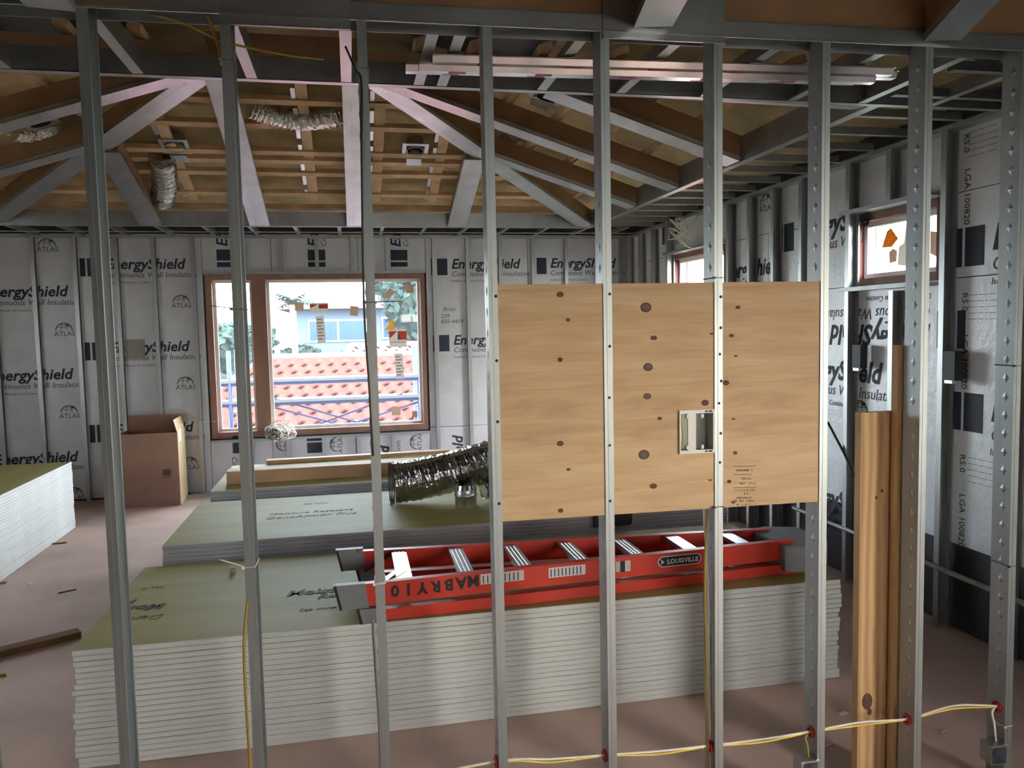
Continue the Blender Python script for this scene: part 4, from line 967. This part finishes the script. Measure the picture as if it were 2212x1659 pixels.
obj('badge_arrow', MB().prism([(-w/2+.012, -.017), (-w/2+.036, 0), (-w/2+.012, .017), (-w/2+.020, 0)], .0016, .0024).xf(Matrix.Rotation(R90, 4, 'X')).mesh(lab), bd)

# ------------------------------------------------------------------ duct, collar and other things on the stacks
flex([(.27, 5.72, ZS2+.155), (.45, 5.72, ZS2+.17), (.75, 5.70, ZS2+.225), (1.02, 5.68, ZS2+.29), (1.5, 5.66, ZS2+.33), (2.0, 5.65, ZS2+.20)], .150, 'large crumpled silver flexible duct lying on the middle stack', duct_m, 110, amp=.012)
rg = thing('duct_end_ring', 'dark wire hoop at the open end of the silver duct', 'ring', (.262, 5.72, ZS2+.155), (0, R90, 0))
for k in range(3):
    v, f = tube([(math.cos(q)*.152, math.sin(q)*.152, .012*k-.02) for q in (2*math.pi*i/28 for i in range(28))], .004, 6, True); obj('hoop', mesh(v, f, [wireb], None, True), rg)
a = zat(1008, 1094, ZS2)
t = thing('duct_collar', 'round steel duct collar with bent tabs beside the silver duct', 'collar', (a.x, a.y+.03, ZS2+.001))
v, f = lathe([(.078, 0), (.078, .075), (.084, .080), (.078, .085), (.078, .12)], 28); obj('ring', mesh(v, f, [galv2], None, True), t)
v, f = lathe([(.074, 0), (.074, .12)], 28); obj('inner_wall', mesh(v, [q[::-1] for q in f], [galvd], None, True), t)
for k in range(14):
    q = 2*math.pi*k/14; c_, s_ = math.cos(q), math.sin(q)
    obj('tab', MB().box((-.010, -.0015, 0), (.010, .0015, .034)).mesh(galv2), t, M=Matrix.Translation((c_*.079, s_*.079, .12)) @ Matrix.Rotation(q+R90, 4, 'Z') @ Matrix.Rotation(-.25, 4, 'X'))
flex([(a.x+.14, a.y+.10, ZS2+.10), (a.x+.22, a.y+.12, ZS2+.10), (a.x+.40, a.y+.15, ZS2+.09)], .075, 'smaller crumpled foil duct beside the steel collar', duct_m, 60)
a = at_y(1283, 1106, 4.93); c = at_y(1365, 1142, 4.93)
b = MB(); prof = [(0, .0), (c.x-a.x-.012, 0), (c.x-a.x, .02), (c.x-a.x+.004, a.z-c.z+.06), (.0, a.z-c.z+.06)]
b.prism(prof, 0, .03).xf(Matrix.Rotation(R90, 4, 'X'))
t = thing('black_pouch', 'black fabric pouch hanging over the edge of the middle stack', 'pouch', (a.x, 4.952, ZS1+.004)); obj('bag', b.mesh(black), t)
obj('flap', MB().box((0, -.03, a.z-c.z+.052), (c.x-a.x, .12, a.z-c.z+.062)).mesh(black), t)
# cardboard box
bx0 = at_z(262, 1097, 0); 
t = thing('cardboard_box', 'large open brown cardboard box standing by the back wall', 'box', (-2.48, 9.03, .001), (0, 0, .02))
w, d_, h_ = .60, .44, .80
mb = MB(); k = .006
mb.box((0, 0, 0), (w, k, h_)); mb.box((0, d_-k, 0), (w, d_, h_)); mb.box((0, k, 0), (k, d_-k, h_)); mb.box((k, k, 0), (w-k, d_-k, k)); obj('body', mb.mesh(card), t)
obj('side_panel', MB().box((w-k, k, 0), (w, d_-k, h_)).mesh(cardl), t)
obj('side_flap', MB().bar((w-.004, k, h_), (w-.004, d_-k, h_), .005, .14, side=(1, 0, .25)).mesh(cardl), t)
obj('rear_flap', MB().bar((k, d_-.004, h_), (w-k, d_-.004, h_), .005, .16, side=(0, 1, -.1)).mesh(card), t)
obj('paper_label', MB().box((w, .08, h_-.12), (w+.001, .2, h_+.02)).mesh(pvc), t)
mb = MB(); mb.box((w*.72, -.001, h_*.42), (w*.86, 0, h_*.50)); mb.box((w*.73, -.001, h_*.39), (w*.86, 0, h_*.405)); obj('printed_mark', mb.mesh(mat('card_print', rgb(84, 66, 60), .8, 0, .1)), t)
# floor bits
a, c = at_z(-60, 1437, 0), at_z(176, 1378, 0); 
t = thing('wood_offcut', 'dark wooden board end lying on the floor left of the front stack', 'lumber', (a.x, a.y, .001), (0, 0, math.atan2(c.y-a.y, c.x-a.x))); obj('board', MB().box((0, 0, 0), ((c-a).length, .09, .038)).mesh(mat('offcut_wood', rgb(120, 86, 54), .75, 0, .25, 8, 0, 1, (.3, 2, 1))), t)
def bit(px, py, L, w, h_, rz, m, label, name='wood_scrap'):
    a = at_z(px, py, 0); tag(obj(name, MB().prism([(-L/2, -w/2), (L/2, -w*.3), (L*.45, w/2), (-L*.4, w*.4)], 0, h_).mesh(m), None, (a.x, a.y, .001), (0, 0, rz)), label, 'debris', 'scraps on the floor')
bit(67, 1268, .05, .02, .03, 1.2, pvc, 'small white plastic scrap standing on the floor at the left'); bit(145, 1278, .12, .012, .006, .5, mat('offcut_wood', (0, 0, 0, 1)), 'thin wood splinter on the floor below the white scrap')
bit(125, 1175, .14, .02, .01, .1, mat('offcut_wood', (0, 0, 0, 1)), 'brown wood splinter near the foot of the left stack'); bit(5, 1260, .06, .02, .012, .1, wood_2, 'pale wood chip on the floor at the left picture edge'); bit(3, 1462, .05, .02, .014, .1, wirey2, 'yellow chip on the floor at the lower left edge')
bit(1822, 1542, .05, .03, .003, .2, pvc, 'white paper scrap on the floor left of the pine plank'); bit(2035, 1581, .035, .02, .012, .3, tan, 'pale chip on the floor right of the pine plank'); bit(1790, 1612, .05, .006, .004, .3, pvc, 'white plastic strip on the floor by the right device box stud')
a = zat(503, 1236, ZS1); tag(obj('foam_crumb', MB().prism([(-.014, -.012), (.016, -.014), (.012, .014), (-.010, .012)], 0, .03).mesh(tan), None, (a.x, a.y, ZS1+.001)), 'small pale crumb standing on the front drywall stack', 'debris')
# coils of wire
def coil(c, R_, n, rr, m, label, axis, name='wire_coil'):
    rnd = random.Random(n); t = thing(name, label, 'wire coil', c)
    for k in range(n):
        R2 = R_*rnd.uniform(.45, 1.15); tl = rnd.uniform(-1.2, 1.2); sh = V((rnd.uniform(-.6, .6), rnd.uniform(-.15, .15), rnd.uniform(-.35, .35)))*R_
        M = Matrix.Rotation(tl, 3, 'Z') @ Matrix.Rotation(rnd.uniform(-.9, .9), 3, 'X')
        pts = [M @ V((math.cos(q)*R2*rnd.uniform(.95, 1.05), 0, math.sin(q)*R2*.8)) + sh for q in (2*math.pi*i/20 for i in range(20))]
        if axis == 'X': pts = [V((p.y, p.x, p.z)) for p in pts]
        v, f = tube(pts, rr, 6, True); obj('loop', mesh(v, f, [m], None, True), t)
a = at_y(608, 932, YB-.12); coil(a, .13, 14, .0055, wirew, 'tangled coil of pale cable on the big window sill', 'Y')
a = at_y(590, 938, YB-.22); coil(a, .085, 10, .0065, wireg, 'dark knot of cable in front of the window sill', 'Y')
a = at_x(1470, 500, XR-.26); coil(a, .20, 5, .006, wirew, 'pale cable coil hung high on the right wall', 'X')
# conduit and pipe on the right wall base
b = MB(); v, f = tube([(XR-.10, 5.6, .39), (XR-.10, 3.3, .37)], .016, 10); tag(obj('conduit_pipe', mesh(v, f, [galv2], None, True)), 'grey conduit pipe running along the base of the right wall', 'pipe')
tag(obj('black_cable', tube_mesh([at_x(1788, 912, XR-.1), at_x(1808, 950, XR-.1), at_x(1826, 985, XR-.1), at_x(1845, 1030, XR-.1)], .009, wireb)), 'black cable slanting down the right wall behind the plywood stud', 'cable')
# panel mounted switch boxes on right wall studs
for k, (px, py, h_, lb) in enumerate(((1850, 770, .16, 'dark device box fixed to the right wall stud left of the planks'), (2050, 790, .17, 'dark device box fixed to the right wall stud right of the planks'))):
    a = at_x(px, py, XR-.10); t = thing('wall_box', lb, 'box', (XR-.10, a.y, a.z), (0, 0, 0)); obj('shell', MB().box((-.002, -.045, -h_/2), (.05, .045, h_/2)).mesh(mat('dark_box', rgb(44, 50, 54), .5, .2, .1)), t)
    obj('clamp', MB().box((-.004, -.03, -h_/2-.018), (.02, .03, -h_/2)).mesh(alu), t)
# patch of cardboard taped on the back wall print
a = at_y(293, 754, YB); tag(obj('tape_patch', MB().box((-.10, -.004, -.11), (.10, 0, .11)).mesh(mat('patch_grey', rgb(150, 142, 138), .7, 0, .05)), None, (a.x, YB-.006, a.z)), 'square grey patch taped over the print on the back wall', 'tape')

# ------------------------------------------------------------------ outside
struct('ground', MB().box((-60, -30, -3.4), (70, 120, -3.2)).mesh(grass))
# scaffold outside the big window
YS = 11.2
sc_ = thing('scaffold', 'blue scaffold frame with pale planks outside the big window', 'scaffold', (0, YS, -3.2)); so = V((0, YS, -3.2))
def sp(px, py, y=YS): return at_y(px, py, y)-so
for px in (497, 906):
    x = at_y(px, 850, YS).x
    for dy in (0, .75):
        v, f = tube([V((x, dy, 0)), V((x, dy, 1.62+3.2))], .03, 10); obj('post', mesh(v, f, [scafb], None, True), sc_)
    for z in (.3, .75, 1.2): v, f = tube([V((x, 0, z+3.2)), V((x, .75, z+3.2))], .022, 8); obj('cross_tube', mesh(v, f, [scafb], None, True), sc_)
for z0_, z1_ in ((sp(680, 816).z, sp(680, 824).z), (sp(680, 860).z, sp(680, 868).z)):
    for dy in (0, .75): obj('rail', MB().box((-2.6, dy-.02, z1_-.03), (1.6, dy+.02, z1_+.01)).mesh(scafb), sc_)
    obj('plank', MB().box((-2.6, -.03, z1_+.012), (1.6, .30, z1_+.05)).mesh(scafp), sc_)
for p, q in (((590, 880), (905, 960)), ((905, 868), (620, 960)), ((590, 860), (870, 940)), ((870, 850), (580, 955))):
    v, f = tube([sp(*p, YS+.02), sp(*q, YS+.02)], .014, 8); obj('diagonal_brace', mesh(v, f, [scafb], None, True), sc_)
# tiled roof of the neighbouring house
def tiled(name, label, x0, x1, y0, z0_, y1, z1_, hipl, hipr, m, tw=.30, tl=.42, nparts=150):
    t = thing(name, label, 'building', (x0, y0, -3.2)); o0 = V((x0, y0, -3.2))
    d = V((0, y1-y0, z1_-z0_)); L_ = d.length; d.normalize(); nrm = V((1, 0, 0)).cross(d)
    W_ = x1-x0
    A = [V((x0, y0, z0_)), V((x1, y0, z0_)), V((x1-hipr, y1, z1_)), V((x0+hipl, y1, z1_))]; bk = V((0, 2*(y1-y0), 0))
    B2 = [V((x0, y0, z0_))+bk, V((x1, y0, z0_))+bk]
    mb = MB().add([p-o0 for p in A+B2], [(0, 1, 2, 3), (1, 5, 2), (5, 4, 3, 2), (4, 0, 3)]); obj('roof_deck', mb.mesh(m), t)
    obj('house_wall', MB().box((.5, .5, 0), (W_-.5, 2*(y1-y0)-.5, z0_+3.2-.02)).mesh(stucp), t)
    obj('fascia', MB().box((0, -.03, z0_+3.2-.2), (W_, .02, z0_+3.2)).mesh(scafp), t)
    seg = 8; pv = []
    for yy, dz in ((0, -.015), (0, .02), (tl*1.02, -.005)):
        for k in range(seg+1): pv.append(((k/seg-.5)*tw, yy, tw*.13*math.cos(2*math.pi*(k/seg-.5)) + dz))
    n1 = seg+1; tf_ = [(r*n1+k, r*n1+k+1, (r+1)*n1+k+1, (r+1)*n1+k) for r in (0, 1) for k in range(seg)]; tm = mesh(pv, tf_, [m], None, False)
    rest = MB(); cnt = 0; rows = int(L_/tl)
    ex = V((1, 0, 0)); R_ = Matrix((ex, d, nrm)).transposed().to_4x4()
    for r in range(rows):
        fr = (r+.5)/rows; xa = x0+hipl*fr+tw*.5; xb_ = x1-hipr*fr-tw*.5; n_ = int((xb_-xa)/tw)
        for i in range(n_+1):
            c_ = V((xa+i*tw, y0, z0_)) + d*(r*tl) - o0 + nrm*.06; M = Matrix.Translation(c_) @ R_
            if cnt < nparts: obj('roof_tile', tm, t, M=M); cnt += 1
            else: rest.add([M @ V(p) for p in pv], tf_)
    if rest.v: o = obj('roof_tiles', rest.mesh(m), t); o['kind'] = 'stuff'
    v, f = tube([A[3]-o0, A[2]-o0], .12, 8); obj('ridge_cap', mesh(v, f, [tile_p], None, True), t)
    v, f = tube([A[0]-o0, A[3]-o0], .10, 8); obj('hip_cap', mesh(v, f, [tile_p], None, True), t)
    return t
q0 = at_y(600, 765, 21)
tiled('tiled_house', 'neighbouring house with salmon clay tile roof outside the big window', -4.2, 9.0, 14.0, -.35, 19.5, 1.22, 2.2, 2.5, tile_m, tw=.30, tl=.5, nparts=290)
tiled('tiled_house', 'farther house with a pale tiled roof behind the salmon one', -1.0, 16.0, 25.6, .0, 31.0, 1.27, 1.0, 1.0, tile_p, tw=.4, tl=.55, nparts=10)
# pale house far behind with strip windows
t = thing('far_house', 'pale blue house with wide framed windows far outside', 'building', (-3.4, 47, -3.2))
obj('wall', MB().box((0, 0, 0), (26, 8, 6.3)).mesh(stucco), t); obj('roof', MB().box((-.6, -.8, 6.3), (26.6, 8.6, 6.75)).mesh(tile_p), t)
for x, w, z, h_ in ((5.2, 3.6, 4.5, 1.3), (9.8, 3.2, 4.5, 1.3), (14.2, 3.2, 4.5, 1.3), (1.0, 3.4, 4.4, 1.3), (6, 6, 2.2, 1.4)):
    f_ = obj('window_frame', MB().box((x, -.08, z), (x+w, 0, z+h_)).mesh(scafp), t); obj('pane', MB().box((x+.1, -.1, z+.1), (x+w/2-.05, -.08, z+h_-.1)).mesh(outg), f_); obj('pane', MB().box((x+w/2+.05, -.1, z+.1), (x+w-.1, -.08, z+h_-.1)).mesh(outg), f_)
def tree(px, Y, h_, rx, label, n=1500, lm=None, s=.28):
    a = at_y(px, 715, Y); rnd = random.Random(px); t = thing('tree', label, 'tree', (a.x, Y, -3.2), group='trees outside the window')
    v, f = tube([V((0, 0, 0)), V((.1, 0, h_*.4)), V((0, .1, h_*.75))], .16, 8); obj('trunk', mesh(v, f, [bark], None, True), t)
    mb = MB(); blobs = [(V((rnd.uniform(-.6, .6)*rx, rnd.uniform(-.5, .5)*rx, h_*rnd.uniform(.45, .9))), rnd.uniform(.35, .6)*rx) for _ in range(9)]
    for k in range(n):
        c_, r = blobs[k % 9]; u_ = V((rnd.gauss(0, 1), rnd.gauss(0, 1), rnd.gauss(0, 1))).normalized(); p = c_+u_*r*rnd.uniform(.7, 1.05)
        a_ = V((rnd.uniform(-1, 1), rnd.uniform(-1, 1), rnd.uniform(-1, 1))).normalized()*s; b_ = a_.cross(u_).normalized()*s*.6
        mb.add([p-a_, p-b_, p+a_, p+b_], [(0, 1, 2, 3)])
    o = obj('crown', mb.mesh(lm or leafm), t); o['kind'] = 'stuff'
tree(468, 27, 5.9, 1.5, 'leafy tree at the left side of the big window view'); tree(530, 38, 5.6, 1.4, 'leafy tree behind the window mullion')
tree(888, 40, 8.4, 1.9, 'tall leafy tree at the right side of the big window view'); tree(770, 40, 3.9, 1.5, 'low green shrub tree before the far house'); tree(655, 43, 4.2, 1.4, 'small round tree below the palm')
a = at_y(630, 715, 41); t = thing('palm_tree', 'palm tree with drooping fronds in the big window view', 'tree', (a.x, 41, -3.2))
v, f = tube([V((0, 0, 0)), V((.15, 0, 3)), V((.1, 0, 6.4))], .16, 8); obj('trunk', mesh(v, f, [bark], None, True), t)
rnd = random.Random(3)
for k in range(13):
    q = 2*math.pi*k/13+.2; el = rnd.uniform(.2, 1.2); L_ = rnd.uniform(1.6, 2.2); mb = MB(); base = V((.1, 0, 6.4)); hd_ = V((math.cos(q), math.sin(q), 0)); prev = base
    for j in range(1, 9):
        s_ = j/8; p = base+hd_*L_*s_*math.cos(el*.8)+V((0, 0, math.sin(el)*L_*s_-1.2*s_*s_)); dd = (p-prev).normalized(); sd = dd.cross(V((0, 0, 1))).normalized(); w = .35*math.sin(math.pi*min(s_+.12, 1))
        for sg in (-1, 1): mb.add([prev, p, p+sd*sg*w-V((0, 0, w*.5))], [(0, 1, 2)])
        prev = p
    obj('frond', mb.mesh(palmm), t)
